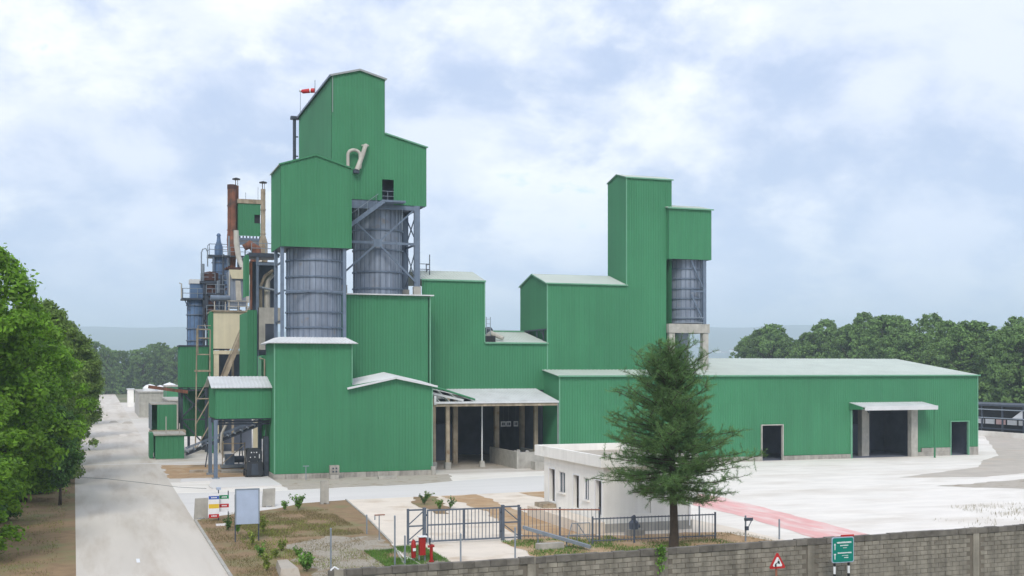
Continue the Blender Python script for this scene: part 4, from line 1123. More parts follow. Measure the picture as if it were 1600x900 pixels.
for i in range(7):
    x = 15.2 + i * 0.38
    MB().box(x, x + 0.14, 138.1, 138.3, 24.2, 24.5).build('bearer', 'darksteel', t)
for x in (15.1, 17.4):
    MB().box(x - 0.13, x + 0.13, 137.9, 138.2, 15.5, 24.0).build('leg', 'bluesteel', t)
MB().beam((15.1, 138.0, 23.6), (17.4, 138.0, 23.6), 0.14, 0.3).build('brace', 'bluesteel', t)
MB().tube([(15.9, 137.9, 28.7), (15.9, 137.9, 29.5)], 0.03, 5).build('rail', 'galv', t)
MB().tube([(17.3, 137.9, 28.7), (17.3, 137.9, 30.2)], 0.03, 5).build('rail', 'galv', t)
t = thing('rust_elbow', (16.5, 136.5, 20), 'rusty brown elbow duct under the small green box house', 'duct')
MB().tube([(15.6, 136.8, 23.0), (16.2, 136.8, 23.4), (16.9, 136.8, 22.9), (17.0, 136.8, 21.8), (16.4, 136.8, 20.6), (16.2, 136.8, 19.4)], [0.4, 0.5, 0.6, 0.6, 0.5, 0.4], 14).build('pipe', 'rust', t, smooth=True)
MB().lathe(16.2, 136.8, [(0.4, 19.5), (0.55, 19.5), (0.55, 19.7), (0.4, 19.7)], 14).build('flange', 'darkrust', t)
t = thing('curved_chute', (15.3, 134, 19), 'pale cream curved chute descending from the rusty stack', 'duct')
MB().tube([(14.55, 135.5, 24.8), (14.62, 135.5, 23.3), (14.78, 135, 21.7), (15.1, 134.2, 20.5), (15.6, 133.4, 19.5), (15.75, 133.0, 18.2), (15.75, 133.0, 16.5)], [0.28, 0.33, 0.3, 0.27, 0.26, 0.25, 0.24], 12).build('pipe', 'duct', t, smooth=True)
# filter hopper
t = thing('filter_hopper', (14.5, 134, 15.4), 'blue grey filter hopper with pale hood above the cream wall', 'hopper')
mb = MB()
mb.hull([(13.75, 134, 16.2), (15.5, 134, 16.2), (15.5, 135.8, 16.2), (13.75, 135.8, 16.2)], [(13.5, 134, 20.0), (15.65, 134, 20.0), (15.65, 136, 20.0), (13.5, 136, 20.0)])
mb.build('body', 'silo', t)
MB().box(13.3, 15.8, 133.9, 136.1, 20.3, 20.5).build('top_plate', 'darkrust', t)
mb = MB().hull([(13.9, 133.7, 19.2), (15.2, 133.7, 19.2), (15.2, 134, 19.2), (13.9, 134, 19.2)], [(13.6, 133.6, 20.2), (15.5, 133.6, 20.2), (15.5, 134, 20.2), (13.6, 134, 20.2)])
mb.build('hood', 'cream', t)
MB().hull([(14.4, 133.85, 16.8), (15.0, 133.85, 16.8), (15.0, 133.99, 16.8), (14.4, 133.99, 16.8)], [(14.3, 133.85, 19.0), (14.85, 133.85, 19.0), (14.85, 133.99, 19.0), (14.3, 133.99, 19.0)]).build('panel', 'duct', t)
for x in (13.6, 15.6):
    MB().tube([(x, 133.95, 15.4), (x + (0.1 if x < 14 else -0.1), 133.95, 20.0)], 0.07, 6).build('edge_angle', 'duct', t)
for z in (16.1, 16.7):
    MB().tube([(13.4, 133.8, z), (15.9, 133.8, z)], 0.05, 6).build('rail', 'duct', t)
MB().tube([(11.6, 134, 17.0), (13.7, 134, 17.0)], 0.33, 12).build('side_duct', 'bluesteel', t, smooth=True)
for x in (12.0, 13.2, 14.6):
    MB().tube([(x, 133.6, 15.3), (x, 133.6, 16.6)], 0.05, 6).build('rail_post', 'duct', t)
# cream walled process building
t = thing('process_house', (13.5, 130, 0), 'cream panel process house with dark openings and green corner strips', 'building')
MB().box(11.55, 15.3, 130.0, 130.15, 11.3, 15.3).build('cream_panel', 'cream', t)
MB().box(11.4, 15.6, 129.8, 136, 15.3, 15.45).build('roof', 'tan', t)
clad(MB(), 'y', 11.5, -1, 130, 136, flat(130, 136, 0), flat(130, 136, 15.3)).build('side_wall', 'green', t)
clad(MB(), 'x', 129.95, -1, 11.1, 11.55, flat(11.1, 11.55, 0), flat(11.1, 11.55, 15.3)).build('corner_strip', 'green', t)
mb = MB().box(11.6, 12.15, 130.0, 130.2, 0, 11.0)
mb.build('post', 'cream', t)
MB().box(11.55, 15.4, 129.95, 130.2, 10.7, 11.1).build('lintel', 'cream', t)
MB().box(13.5, 13.75, 130.0, 130.2, 0, 10.7).build('post', 'tan', t)
MB().box(11.8, 16, 133, 133.2, 0, 11).build('inner_wall', 'interior', t)
for z in (5.6, 8.2):
    MB().box(11.8, 15.5, 130.4, 133, z, z + 0.2).build('floor', 'darksteel', t)
t2 = thing('outside_stair', (13.7, 128.6, 4), 'rusty tan stair rising across the cream panel', 'stairs')
for y in (128.2, 129.2):
    MB().beam((12.2, y, 7.2), (15.25, y, 14.8), 0.08, 0.4).build('stringer', 'tan', t2)
    MB().tube([(12.2, y, 8.2), (15.25, y, 15.8)], 0.04, 5).build('hand_rail', 'tan', t2)
src = MB().box(12.3, 12.6, 128.25, 129.15, 7.45, 7.5).build('tread', 'darksteel', t2)
for i in range(1, 24):
    inst(src, t2, (0.122 * i, 0, 0.304 * i))
MB().box(11.6, 12.5, 128.1, 129.3, 7.0, 7.2).build('landing', 'tan', t2)
for x in (11.7, 12.4):
    MB().tube([(x, 128.15, 0), (x, 128.15, 8.3)], 0.06, 6).build('post', 'tan', t2)
# ladder cage tower left of the cream wall
t = thing('lattice_ladder', (10.2, 126, 0), 'grey lattice ladder tower left of the cream wall', 'ladder')
for x, y in ((9.35, 125.5), (10.7, 125.5)):
    MB().beam((x, y, 0.6), (x + 0.15, y, 13.2), 0.13, 0.13).build('leg', 'tan', t)
for z in (6.0, 8.9, 10.6, 12.3, 13.2):
    MB().tube([(9.4, 125.5, z), (10.8, 125.5, z)], 0.07, 6).build('rung', 'tan', t)
for z in (0.8, 3.4, 5.8):
    MB().beam((9.4, 125.5, z), (10.75, 125.5, z + 2.4), 0.1, 0.1).build('brace', 'tan', t)
MB().tube([(9.6, 125.4, 10.7), (9.6, 125.4, 13.6), (10.9, 125.4, 13.6)], 0.05, 6).build('hand_rail', 'tan', t)
MB().box(9.3, 10.9, 125.3, 126.5, 8.8, 9.0).build('landing', 'tan', t)
# frame with pipework right of the chute
t = thing('pipe_rack', (15, 118, 0), 'blue steel frame crowded with grey pipes beside the mill', 'pipe rack')
clad(MB(), 'y', 13.75, -1, 118, 121.5, flat(118, 121.5, 16.3), flat(118, 121.5, 20.4)).build('green_panel', 'green', t)
clad(MB(), 'x', 118, -1, 13.55, 13.95, flat(13.55, 13.95, 16.3), flat(13.55, 13.95, 20.4)).build('green_panel', 'green', t)
for x in (14.75, 16.55):
    MB().box(x - 0.12, x + 0.12, 117.9, 118.15, 7.5, 20.4).build('column', 'bluesteel', t)
MB().box(13.9, 16.9, 117.85, 118.2, 20.2, 20.6).build('beam', 'darksteel', t)
MB().box(14.6, 16.7, 117.85, 118.1, 19.4, 19.65).build('beam', 'bluesteel', t)
MB().box(13.8, 17.0, 118.2, 123, 20.4, 20.55).build('deck', 'darksteel', t)
rail_ring(t, [(14.2, 118.2), (17.0, 118.2)], 20.6, 2, 1.0)
MB().tube([(15.2, 119, 15.2), (15.2, 119, 17.4), (15.6, 119, 18.4), (16.4, 119, 19.0)], 0.16, 10).build('pipe', 'tan', t, smooth=True)
MB().tube([(15.9, 119.5, 15.2), (15.9, 119.5, 18.0), (16.4, 119.5, 18.7)], 0.3, 10).build('pipe', 'duct', t, smooth=True)
MB().tube([(14.9, 118.8, 17.3), (16.5, 118.8, 17.0)], 0.12, 8).build('pipe', 'galv', t)
MB().tube([(14.2, 118.5, 15.0), (14.2, 118.5, 19.8)], 0.12, 8).build('pipe', 'rust', t)
MB().box(14.4, 16.9, 121.0, 121.1, 7.5, 20).build('rear_panel', 'interior', t)
MB().box(14.8, 17.2, 117.9, 118.5, 13.6, 15.2).build('header', 'concrete', t)
MB().box(14.8, 15.5, 117.9, 118.5, 11.0, 13.6).build('pier', 'concrete', t)
clad(MB(), 'x', 117.5, -1, 13.7, 14.65, flat(13.7, 14.65, 6.5), flat(13.7, 14.65, 14.9)).build('lower_panel', 'green', t)
clad(MB(), 'y', 13.7, -1, 117.5, 124, flat(117.5, 124, 6.5), flat(117.5, 124, 14.7)).build('lower_panel', 'green', t)
clad(MB(), 'x', 112, -1, 14.2, 17.5, flat(14.2, 17.5, 2.5), flat(14.2, 17.5, 10.4)).build('lower_panel', 'green', t)
MB().box(14.0, 14.3, 111.5, 111.8, 0, 10.3).build('column', 'trim', t)
MB().tube([(14.6, 111.5, 7.0), (14.6, 111.5, 10.0), (14.1, 111.5, 10.1)], 0.07, 6).build('pipe', 'tan', t)
t = thing('machine_skid', (11.2, 109.5, 0), 'cluttered dark machine skid behind the porch posts', 'machine')
MB().box(10.4, 12.6, 109.0, 110.4, 0.1, 0.35).build('base', 'galv', t)
MB().box(10.8, 11.6, 109.3, 110.2, 0.35, 1.3).build('gearbox', 'bluesteel', t)
MB().tube([(11.6, 109.8, 0.8), (12.5, 109.8, 0.8)], 0.32, 14).build('motor', 'darksteel', t, smooth=True)
MB().tube([(10.7, 109.6, 1.0), (10.4, 109.6, 1.8), (10.5, 109.6, 3.2), (11.0, 109.8, 4.2)], 0.12, 8).build('pipe', 'duct', t, smooth=True)
for x in (10.5, 12.5):
    MB().beam((x, 109.1, 0.1), (x, 109.1, 2.4), 0.08).build('post', 'tan', t)
MB().beam((10.5, 109.1, 2.3), (12.5, 109.1, 2.3), 0.08).build('top_bar', 'tan', t)
MB().beam((10.5, 109.1, 0.5), (12.5, 109.1, 2.2), 0.06).build('diagonal', 'tan', t)
for i, (x, y, w, m) in enumerate(((9.6, 106.2, 2.2, 'oldslab'), (11.4, 104.9, 1.4, 'concrete'))):
    tag(MB().box(x - w, x + w, y - 0.3, y + 0.3, 0.01, 0.2).build('concrete_sleeper', m, base=(x, y, 0)), ('long brown concrete sleeper lying under the porch', 'short grey concrete sleeper behind the forklift')[i], 'sleeper')
# inclined conveyor below the porch
t = thing('conveyor', (11, 112, 0), 'dark inclined conveyor under the raised porch', 'conveyor')
for y in (111.6, 112.8):
    MB().beam((7.5, y, 1.15), (15.4, y, 4.25), 0.08, 0.1).build('side_frame', 'darksteel', t)
    MB().beam((7.5, y, 1.75), (15.4, y, 4.85), 0.06, 0.08).build('side_frame', 'bluesteel', t)
    for k in range(7):
        MB().beam((8.2 + k * 1.1, y, 1.45 + k * 0.43), (8.2 + k * 1.1, y, 2.0 + k * 0.43), 0.05).build('stay', 'bluesteel', t)
MB().beam((7.5, 112.2, 1.35), (15.4, 112.2, 4.45), 1.1, 0.06).build('belt', 'black', t)
src = MB().tube([(7.7, 111.6, 1.45), (7.7, 112.8, 1.45)], 0.08, 8).build('roller', 'galv', t)
for i in range(1, 13):
    inst(src, t, (0.6 * i, 0, 0.2354 * i))
for x, zt in ((9.5, 2.0), (12.5, 3.2), (14.8, 4.1)):
    MB().beam((x - 0.3, 111.6, 0), (x, 111.6, zt), 0.1, 0.1).build('leg', 'darksteel', t)
    MB().beam((x + 0.3, 112.8, 0), (x, 112.8, zt), 0.1, 0.1).build('leg', 'darksteel', t)
for i, (x, y, zt, m) in enumerate(((15.2, 113.5, 7, 'tan'), (14.4, 116.5, 7, 'cream'))):
    tag(MB().box(x - 0.25, x + 0.25, y - 0.25, y + 0.25, 0, zt).build('support_pillar', m, base=(x, y, 0)), ('tan pillar behind the forklift', 'cream pillar left of the forklift behind the conveyor')[i], 'pillar')

# ------------------------------------------------------------------ right edge: dark open shed and low wall
t = thing('open_shed', (119, 122, 0), 'dark open sided shed with rails and white sheets at the right edge', 'shed')
MB().box(115.5, 122.5, 104, 152, 4.05, 4.3).build('roof', 'darksteel', t)
MB().box(122.2, 122.4, 104, 152, 0, 4.05).build('back_wall', 'black', t)
for i in range(13):
    y = 104.5 + i * 3.9
    MB().box(115.6, 115.8, y, y + 0.2, 0, 4.05).build('post', 'darksteel', t)
for z, m in ((0.9, 'darksteel'), (2.35, 'galv'), (3.5, 'galv')):
    MB().box(115.55, 115.7, 104, 152, z, z + 0.14).build('rail', m, t)
for i in range(16):
    y = 110 + i * 2.1
    MB().box(117.0, 117.1, y, y + 1.75, 1.5, 2.15).build('sheet_panel', 'white' if i % 3 else 'red_paving', t)
MB().hull([(115.9, 124.2, 2.4), (115.9, 126.6, 2.4), (116.0, 126.6, 2.4), (116.0, 124.2, 2.4)], [(115.9, 124.2, 3.7), (115.9, 124.4, 3.7), (116.0, 124.4, 3.7), (116.0, 124.2, 3.7)]).build('white_panel', 'white', t)
t = thing('low_wall', (113, 120, 0), 'low pale concrete wall in front of the dark open shed', 'wall')
src = MB().box(113.0, 113.2, 100.0, 102.96, 0, 0.75).build('panel', 'yard', t)
for i in range(1, 16):
    inst(src, t, (0, 3.0 * i, 0))

# ------------------------------------------------------------------ gatehouse
GH = thing('gatehouse', (28.9, 59.25, 0), 'small white flat roofed gatehouse behind the pine', 'building')
X0, X1, Y0, Y1 = 26.2, 31.6, 59.25, 68.4
ops = [(66.5, 67.5, 0.92, 2.92), (64.9, 65.95, 1.65, 2.88), (62.7, 63.6, 0.92, 2.86), (61.3, 62.05, 1.6, 2.84), (59.5, 60.35, 0.92, 2.84)]
def plain_wall(axis, plane, th, u0, u1, z0, z1, holes):
    mb = MB()
    us = sorted({u0, u1} | {h[0] for h in holes} | {h[1] for h in holes})
    def bx(a, b, c, d):
        if d - c < 0.01:
            return
        if axis == 'y':
            mb.box(plane, plane + th, a, b, c, d)
        else:
            mb.box(a, b, plane, plane + th, c, d)
    for a, b in zip(us, us[1:]):
        hs = [h for h in holes if h[0] <= a + 1e-6 and h[1] >= b - 1e-6]
        if hs:
            bx(a, b, z0, hs[0][2])
            bx(a, b, hs[0][3], z1)
        else:
            bx(a, b, z0, z1)
    return mb
plain_wall('y', X0, 0.22, Y0, Y1, 0, 3.66, ops).build('side_wall', 'whitewash', GH)
plain_wall('x', Y0, 0.22, X0 + 0.22, X1, 0, 3.66, [(28.0, 29.1, 1.0, 2.1)]).build('front_wall', 'whitewash', GH)
MB().box(X1 - 0.22, X1, Y0 + 0.22, Y1, 0, 3.66).build('side_wall', 'whitewash', GH)
MB().box(X0 + 0.22, X1 - 0.22, Y1 - 0.22, Y1, 0, 3.66).build('back_wall', 'whitewash', GH)
MB().box(X0 + 0.3, X1 - 0.3, Y0 + 0.3, Y1 - 0.3, 0.85, 0.92).build('floor', 'concrete', GH)
MB().box(28.4, 28.5, Y0 + 0.3, Y1 - 0.3, 0.92, 3.6).build('partition', 'whitewash', GH)
rf = MB().box(X0 - 0.1, X1 + 0.1, Y0 - 0.15, Y1 + 0.7, 3.66, 3.86).build('roof', 'oldslab', GH)
mb = MB().box(X0 - 0.3, X0 - 0.1, Y0 - 0.35, Y1 + 0.9, 3.64, 4.28)
mb.box(X1 + 0.1, X1 + 0.3, Y0 - 0.35, Y1 + 0.9, 3.64, 4.28)
mb.box(X0 - 0.1, X1 + 0.1, Y0 - 0.35, Y0 - 0.15, 3.64, 4.28)
mb.box(X0 - 0.1, X1 + 0.1, Y1 + 0.7, Y1 + 0.9, 3.64, 4.28)
mb.build('parapet', 'whitewash', GH)
for (a, b, z0, z1) in ops:
    if z0 < 1:
        d = MB().box(X0 + 0.16, X0 + 0.2, a, b - 0.38, z0, z1).build('door', 'door', GH)
        MB().box(X0 + 0.13, X0 + 0.16, a + 0.06, a + 0.12, 1.9, 2.0).build('handle', 'darksteel', d)
        mb = MB().box(X0 - 0.02, X0, a - 0.08, a, z0, z1 + 0.08)
        mb.box(X0 - 0.02, X0, b, b + 0.08, z0, z1 + 0.08)
        mb.box(X0 - 0.02, X0, a, b, z1, z1 + 0.08)
        mb.build('door_frame', 'white', GH)
    else:
        w = MB().box(X0 + 0.1, X0 + 0.12, a, b, z0, z1).build('window', 'glass', GH)
        mb = MB().box(X0 + 0.06, X0 + 0.1, a, a + 0.06, z0, z1)
        mb.box(X0 + 0.06, X0 + 0.1, b - 0.06, b, z0, z1)
        mb.box(X0 + 0.06, X0 + 0.1, (a + b) / 2 - 0.03, (a + b) / 2 + 0.03, z0, z1)
        mb.box(X0 + 0.06, X0 + 0.1, a + 0.06, b - 0.06, z1 - 0.06, z1)
        mb.build('frame', 'white', w)
        MB().box(X0 - 0.12, X0 + 0.06, a - 0.08, b + 0.08, z0 - 0.09, z0).build('window_sill', 'whitewash', GH)
w = MB().box(28.0, 29.1, Y0 + 0.1, Y0 + 0.12, 1.0, 2.1).build('shutter', 'whitewash', GH)
mb = MB()
for i in range(6):
    mb.box(28.02, 29.08, Y0 + 0.07, Y0 + 0.1, 1.06 + i * 0.175, 1.18 + i * 0.175)
mb.build('slat', 'whitewash', w)
MB().box(24.9, X0 - 0.03, 59.0, 67.9, 0.0, 0.62).build('stoop', 'path', GH)
MB().box(25.3, X0 - 0.03, 66.3, 67.7, 0.62, 0.86).build('step', 'tan', GH)
MB().box(X0 - 0.05, X1 + 0.05, Y0 - 0.06, Y0, 0, 0.5).build('skirting', 'concrete', GH)
MB().tube([(X1 - 0.12, Y0 - 0.05, 0.2), (X1 - 0.12, Y0 - 0.05, 3.64)], 0.05, 8).build('downpipe', 'white', GH)
t = thing('water_pump', (28.4, 57.9, 0), 'small dark blue pump on a pale stand before the gatehouse', 'pump')
MB().box(27.0, 27.9, 57.6, 58.2, 0, 0.35).build('stand', 'concrete', t)
MB().lathe(27.4, 57.9, [(0.25, 0.35), (0.27, 0.7), (0.12, 0.85), (0.12, 1.05), (0.02, 1.1)], 14).build('motor', 'rail', t, smooth=True)
MB().tube([(27.2, 57.9, 0.5), (27.75, 57.9, 0.5)], 0.1, 10).build('pipe', 'rail', t)

# ------------------------------------------------------------------ gate, fences, posts
t = thing('entrance_gate', (17.8, 58.6, 0), 'blue steel double leaf gate between two braced side panels', 'gate')
def leaf(x0, x1, y0, y1):
    def at(u, z):
        return (x0 + (x1 - x0) * u, y0 + (y1 - y0) * u, z)
    L = MB()
    fr = MB().beam(at(0, 0.12), at(0, 1.78), 0.07).beam(at(1, 0.12), at(1, 1.78), 0.07)
    fr.beam(at(0.02, 1.74), at(0.98, 1.74), 0.07, 0.08).beam(at(0.02, 0.14), at(0.98, 0.14), 0.07, 0.08).beam(at(0.02, 0.98), at(0.98, 0.98), 0.06, 0.07)
    lf = fr.build('gate_leaf', 'rail', t)
    src = MB().tube([at(0.1, 0.16), at(0.1, 1.72)], 0.022, 6).build('picket', 'rail', lf)
    for i in range(1, 9):
        c = src.copy()
        COL.objects.link(c)
        c.parent = lf
        c.location = ((x1 - x0) * 0.1 * i, (y1 - y0) * 0.1 * i, 0)
leaf(15.98, 17.9, 58.55, 58.5)
leaf(17.95, 19.9, 58.5, 58.45)
def side_panel(x0, x1, y):
    mb = MB().beam((x0, y, 0), (x0, y, 1.85), 0.11).beam((x1, y, 0), (x1, y, 1.88), 0.16)
    mb.beam((x0, y, 1.78), (x1, y, 1.78), 0.08).beam((x0, y, 0.95), (x1, y, 0.95), 0.07)
    mb.beam((x0, y, 0.14), (x1, y, 0.14), 0.07)
    mb.build('side_panel', 'rail', t)
    MB().beam((x0, y + 0.01, 1.0), (x1, y + 0.01, 1.74), 0.05).build('diagonal', 'rail', t)
    MB().beam((x0, y + 0.01, 0.2), (x1, y + 0.01, 0.9), 0.05).build('diagonal', 'rail', t)
side_panel(14.95, 15.82, 58.6)
side_panel(20.95, 20.05, 58.45)
MB().beam((20.05, 58.48, 0.9), (20.95, 58.48, 0.2), 0.05).build('diagonal', 'rail', t)
for z in (0.5, 1.5):
    MB().tube([(15.82, 58.58, z), (15.98, 58.56, z)], 0.05, 8).build('hinge', 'darksteel', t)
    MB().tube([(19.9, 58.45, z), (20.05, 58.45, z)], 0.05, 8).build('hinge', 'darksteel', t)
def railing(name, p, q, h, n, label, top='rail', posts=3, m='rail'):
    t = thing(name, ((p[0] + q[0]) / 2, (p[1] + q[1]) / 2, 0), label, 'fence')
    d = Vector((q[0] - p[0], q[1] - p[1], 0))
    MB().beam((*p, h), (*q, h), 0.06, 0.06).build('top_rail', top, t)
    MB().beam((*p, 0.22), (*q, 0.22), 0.05, 0.05).build('bottom_rail', m, t)
    src = MB().tube([(*p, 0.1), (*p, h + 0.06)], 0.014, 5).build('picket', m, t)
    for i in range(1, n):
        inst(src, t, d * (i / n))
    for i in range(posts):
        u = i / (posts - 1)
        x, y = p[0] + d.x * u, p[1] + d.y * u
        MB().beam((x, y + 0.04, 0), (x, y + 0.04, h + 0.12), 0.08).build('post', m, t)
    return t
railing('picket_fence', (21.0, 58.3), (24.9, 56.8), 1.62, 20, 'rusty topped picket fence running from the gate to the gatehouse', 'rustrail')
railing('picket_fence', (23.9, 55.4), (30.8, 55.0), 1.34, 36, 'grey picket fence in front of the gatehouse by the pine trunk', 'rail', 4)
# lone posts of the old fence
PP = [(9.67, 51.7, 1.95, 'thin grey fence post left of the grass edge, nearest the wall end'), (13.78, 63.1, 1.05, 'short fence post in the garden left of the gate'),
      (12.75, 52.4, 2.3, 'tall fence post left of the fire cabinets'), (13.25, 52.5, 1.35, 'fence post right beside the fire extinguisher'),
      (15.96, 52.6, 1.3, 'fence post standing below the middle of the gate'), (18.74, 52.8, 1.45, 'fence post below the right gate panel'),
      (30.7, 56.6, 1.6, 'thin post at the right corner of the gatehouse'), (31.9, 53.8, 1.35, 'post carrying a small lamp box right of the pine'), (34.0, 53.9, 1.05, 'last grey post before the red path')]
for x, y, h, lab in PP:
    mb = MB().beam((x, y, 0), (x, y, h), 0.065)
    mb.add([(x - 0.045, y - 0.045, h), (x + 0.045, y - 0.045, h), (x + 0.045, y + 0.045, h), (x - 0.045, y + 0.045, h), (x, y, h + 0.05)], ((0, 1, 4), (1, 2, 4), (2, 3, 4), (3, 0, 4), (3, 2, 1, 0)))
    tag(mb.build('fence_post', 'galv', base=(x, y, 0)), lab, 'post', 'posts of the old fence')
t = thing('post_lamp', (31.95, 53.7, 0.7), 'small grey lamp box fixed on a fence post', 'lamp')
MB().box(31.78, 32.2, 53.55, 53.75, 1.12, 1.26).build('housing', 'darksteel', t)
MB().tube([(32.25, 53.65, 1.28), (32.0, 53.7, 0.75)], 0.03, 6).build('bracket', 'galv', t)
MB().box(31.82, 31.98, 53.6, 53.76, 0.62, 0.82).build('junction_box', 'darksteel', t)
t = thing('tap_stand', (14.0, 60.6, 0), 'thin pipe stand with a crossbar in the garden corner', 'tap')
MB().tube([(13.9, 60.6, 0), (13.9, 60.6, 1.35)], 0.03, 6).build('stem', 'galv', t)
MB().tube([(13.65, 60.6, 1.35), (14.2, 60.6, 1.35)], 0.035, 6).build('crossbar', 'rustrail', t)
MB().tube([(13.67, 60.6, 1.35), (13.67, 60.6, 1.1)], 0.03, 6).build('spout', 'galv', t)
# fire point
t = thing('fire_extinguisher', (13.84, 53.2, 0), 'red fire extinguisher cover left of the fire cabinet', 'extinguisher')
MB().tube([(13.84, 53.3, 0), (13.84, 53.3, 1.1)], 0.03, 6).build('stand', 'galv', t)
MB().lathe(13.84, 53.2, [(0.02, 0.2), (0.11, 0.22), (0.12, 0.8), (0.10, 0.98), (0.04, 1.06), (0.02, 1.07)], 14).build('cylinder', 'red', t, smooth=True)
MB().box(13.77, 13.91, 53.02, 53.06, 0.55, 0.68).build('badge', 'white', t)
t = thing('fire_cabinet', (14.2, 53.2, 0), 'red fire hose cabinet with a pale top next to the gate', 'cabinet')
MB().box(14.12, 14.40, 53.1, 53.35, 0.32, 1.16).build('case', 'red', t)
MB().box(14.05, 14.47, 53.05, 53.4, 1.17, 1.21).build('lid', 'white', t)
for x in (14.12, 14.4):
    MB().box(x - 0.03, x + 0.03, 53.2, 53.26, 0, 0.32).build('leg', 'galv', t)
MB().hull([(14.46, 53.1, 0.9), (14.8, 53.1, 0.9), (14.8, 53.4, 0.9), (14.46, 53.4, 0.9)], [(14.46, 53.1, 1.1), (14.66, 53.1, 1.1), (14.66, 53.4, 1.1), (14.46, 53.4, 1.1)]).build('hose_hood', 'galv', t)
t = thing('fire_hydrant', (14.62, 52.9, 0), 'dark red hydrant pipe right of the fire cabinet', 'hydrant')
MB().tube([(14.62, 52.9, 0), (14.62, 52.9, 0.85)], 0.075, 12).build('barrel', 'red', t, smooth=True)
MB().tube([(14.62, 52.9, 0.03), (14.62, 52.9, 0.1)], 0.13, 12).build('flange', 'red', t)
MB().tube([(14.45, 52.9, 0.75), (14.75, 52.85, 0.78)], 0.06, 10).build('outlet', 'red', t)
MB().tube([(14.52, 52.8, 0.85), (14.52, 52.8, 1.15)], 0.035, 8).build('valve_stem', 'black', t)
# scrap rails lying beside the gate
t = thing('steel_ramp', (22.2, 55.6, 0), 'grey steel ramp rails sloping down right of the gate', 'ramp')
for dy in (0, 0.45):
    MB().beam((20.95, 57.3 + dy, 0.75), (23.0, 53.6 + dy, 0.2), 0.12, 0.16).build('rail', 'galv', t)
for i in range(4):
    u = 0.15 + i * 0.22
    MB().beam((20.95 + 2.05 * u, 57.3 - 3.7 * u, 0.73 - 0.55 * u), (20.95 + 2.05 * u, 57.75 - 3.7 * u, 0.73 - 0.55 * u), 0.06).build('cross_bar', 'galv', t)
for u in (0.2, 0.65):
    MB().beam((20.95 + 2.05 * u, 57.4 - 3.7 * u, 0), (20.95 + 2.05 * u, 57.4 - 3.7 * u, 0.73 - 0.55 * u), 0.06).build('leg', 'galv', t)
t = thing('metal_trestle', (23.4, 55.8, 0), 'thin metal trestle frame standing behind the steel ramp', 'trestle')
for p, q in (((22.6, 55.8, 0), (22.9, 55.8, 1.1)), ((23.2, 55.8, 0), (23.2, 55.8, 1.1)), ((23.9, 55.8, 0), (23.9, 55.8, 1.1)), ((22.9, 55.8, 1.1), (23.9, 55.8, 1.1)), ((22.75, 55.8, 0.5), (23.9, 55.8, 0.5)), ((23.2, 55.8, 1.1), (23.9, 55.8, 0.1))):
    MB().tube([p, q], 0.025, 6).build('bar', 'galv', t)
tag(MB().box(20.6, 22.0, 54.6, 55.0, 0, 0.32).build('concrete_curb_block', 'concrete', base=(21.3, 54.8, 0)), 'low concrete curb block in the grass right of the gate path', 'block')

# ------------------------------------------------------------------ signs, slabs in the garden
t = thing('blank_board', (7.25, 62.4, 0), 'blank pale blue notice board on two dark legs in the garden', 'sign')
MB().box(6.68, 7.86, 62.3, 62.35, 0.95, 2.76).build('panel', 'board', t)
mb = MB().box(6.64, 6.7, 62.28, 62.37, 0.93, 2.8)
mb.box(7.84, 7.9, 62.28, 62.37, 0.93, 2.8)
mb.box(6.7, 7.84, 62.28, 62.37, 2.74, 2.8)
mb.build('frame', 'galv', t)
for x in (6.66, 7.86):
    MB().box(x - 0.03, x + 0.03, 62.37, 62.43, 0, 2.5).build('leg', 'darksteel', t)
def stripes(x0, x1, y, rows, label):
    t = thing('safety_sign', ((x0 + x1) / 2, y, 0), label, 'sign')
    for z0, z1, m in rows:
        MB().box(x0, x1, y, y + 0.03, z0, z1).build('plate', m, t)
        if m in ('blue', 'signgreen', 'signred'):
            mb = MB()
            w = x1 - x0
            for a, b in ((0.25, 0.38), (0.42, 0.58), (0.62, 0.78)):
                mb.box(x0 + a * w, x0 + b * w, y - 0.012, y - 0.002, z0 + (z1 - z0) * 0.35, z1 - (z1 - z0) * 0.35)
            mb.build('lettering', 'white', t)
    MB().tube([(x1 - 0.03, y + 0.06, 0), (x1 - 0.03, y + 0.06, rows[0][1] + 0.25)], 0.03, 6).build('post', 'darksteel', t)
    return t
t = stripes(6.1, 6.7, 71.6, [(1.50, 1.64, 'white'), (1.30, 1.50, 'blue'), (1.02, 1.30, 'white'), (0.76, 1.02, 'yellow'), (0.42, 0.76, 'white'), (0.20, 0.42, 'signred')], 'striped safety sign with blue, yellow and red bands by the road')
MB().box(6.55, 6.8, 71.5, 71.75, 1.86, 2.0).build('lamp', 'board', t)
stripes(6.74, 7.3, 71.9, [(1.28, 1.5, 'signgreen'), (0.98, 1.28, 'white'), (0.76, 0.98, 'signred'), (0.52, 0.76, 'white')], 'smaller green, white and red safety sign beside the striped one')
tag(MB().box(6.3, 7.0, 69.2, 69.4, 0.02, 0.12).build('kerb_stone', 'white', base=(6.6, 69.3, 0)), 'small white kerb stone below the striped safety sign', 'stone')
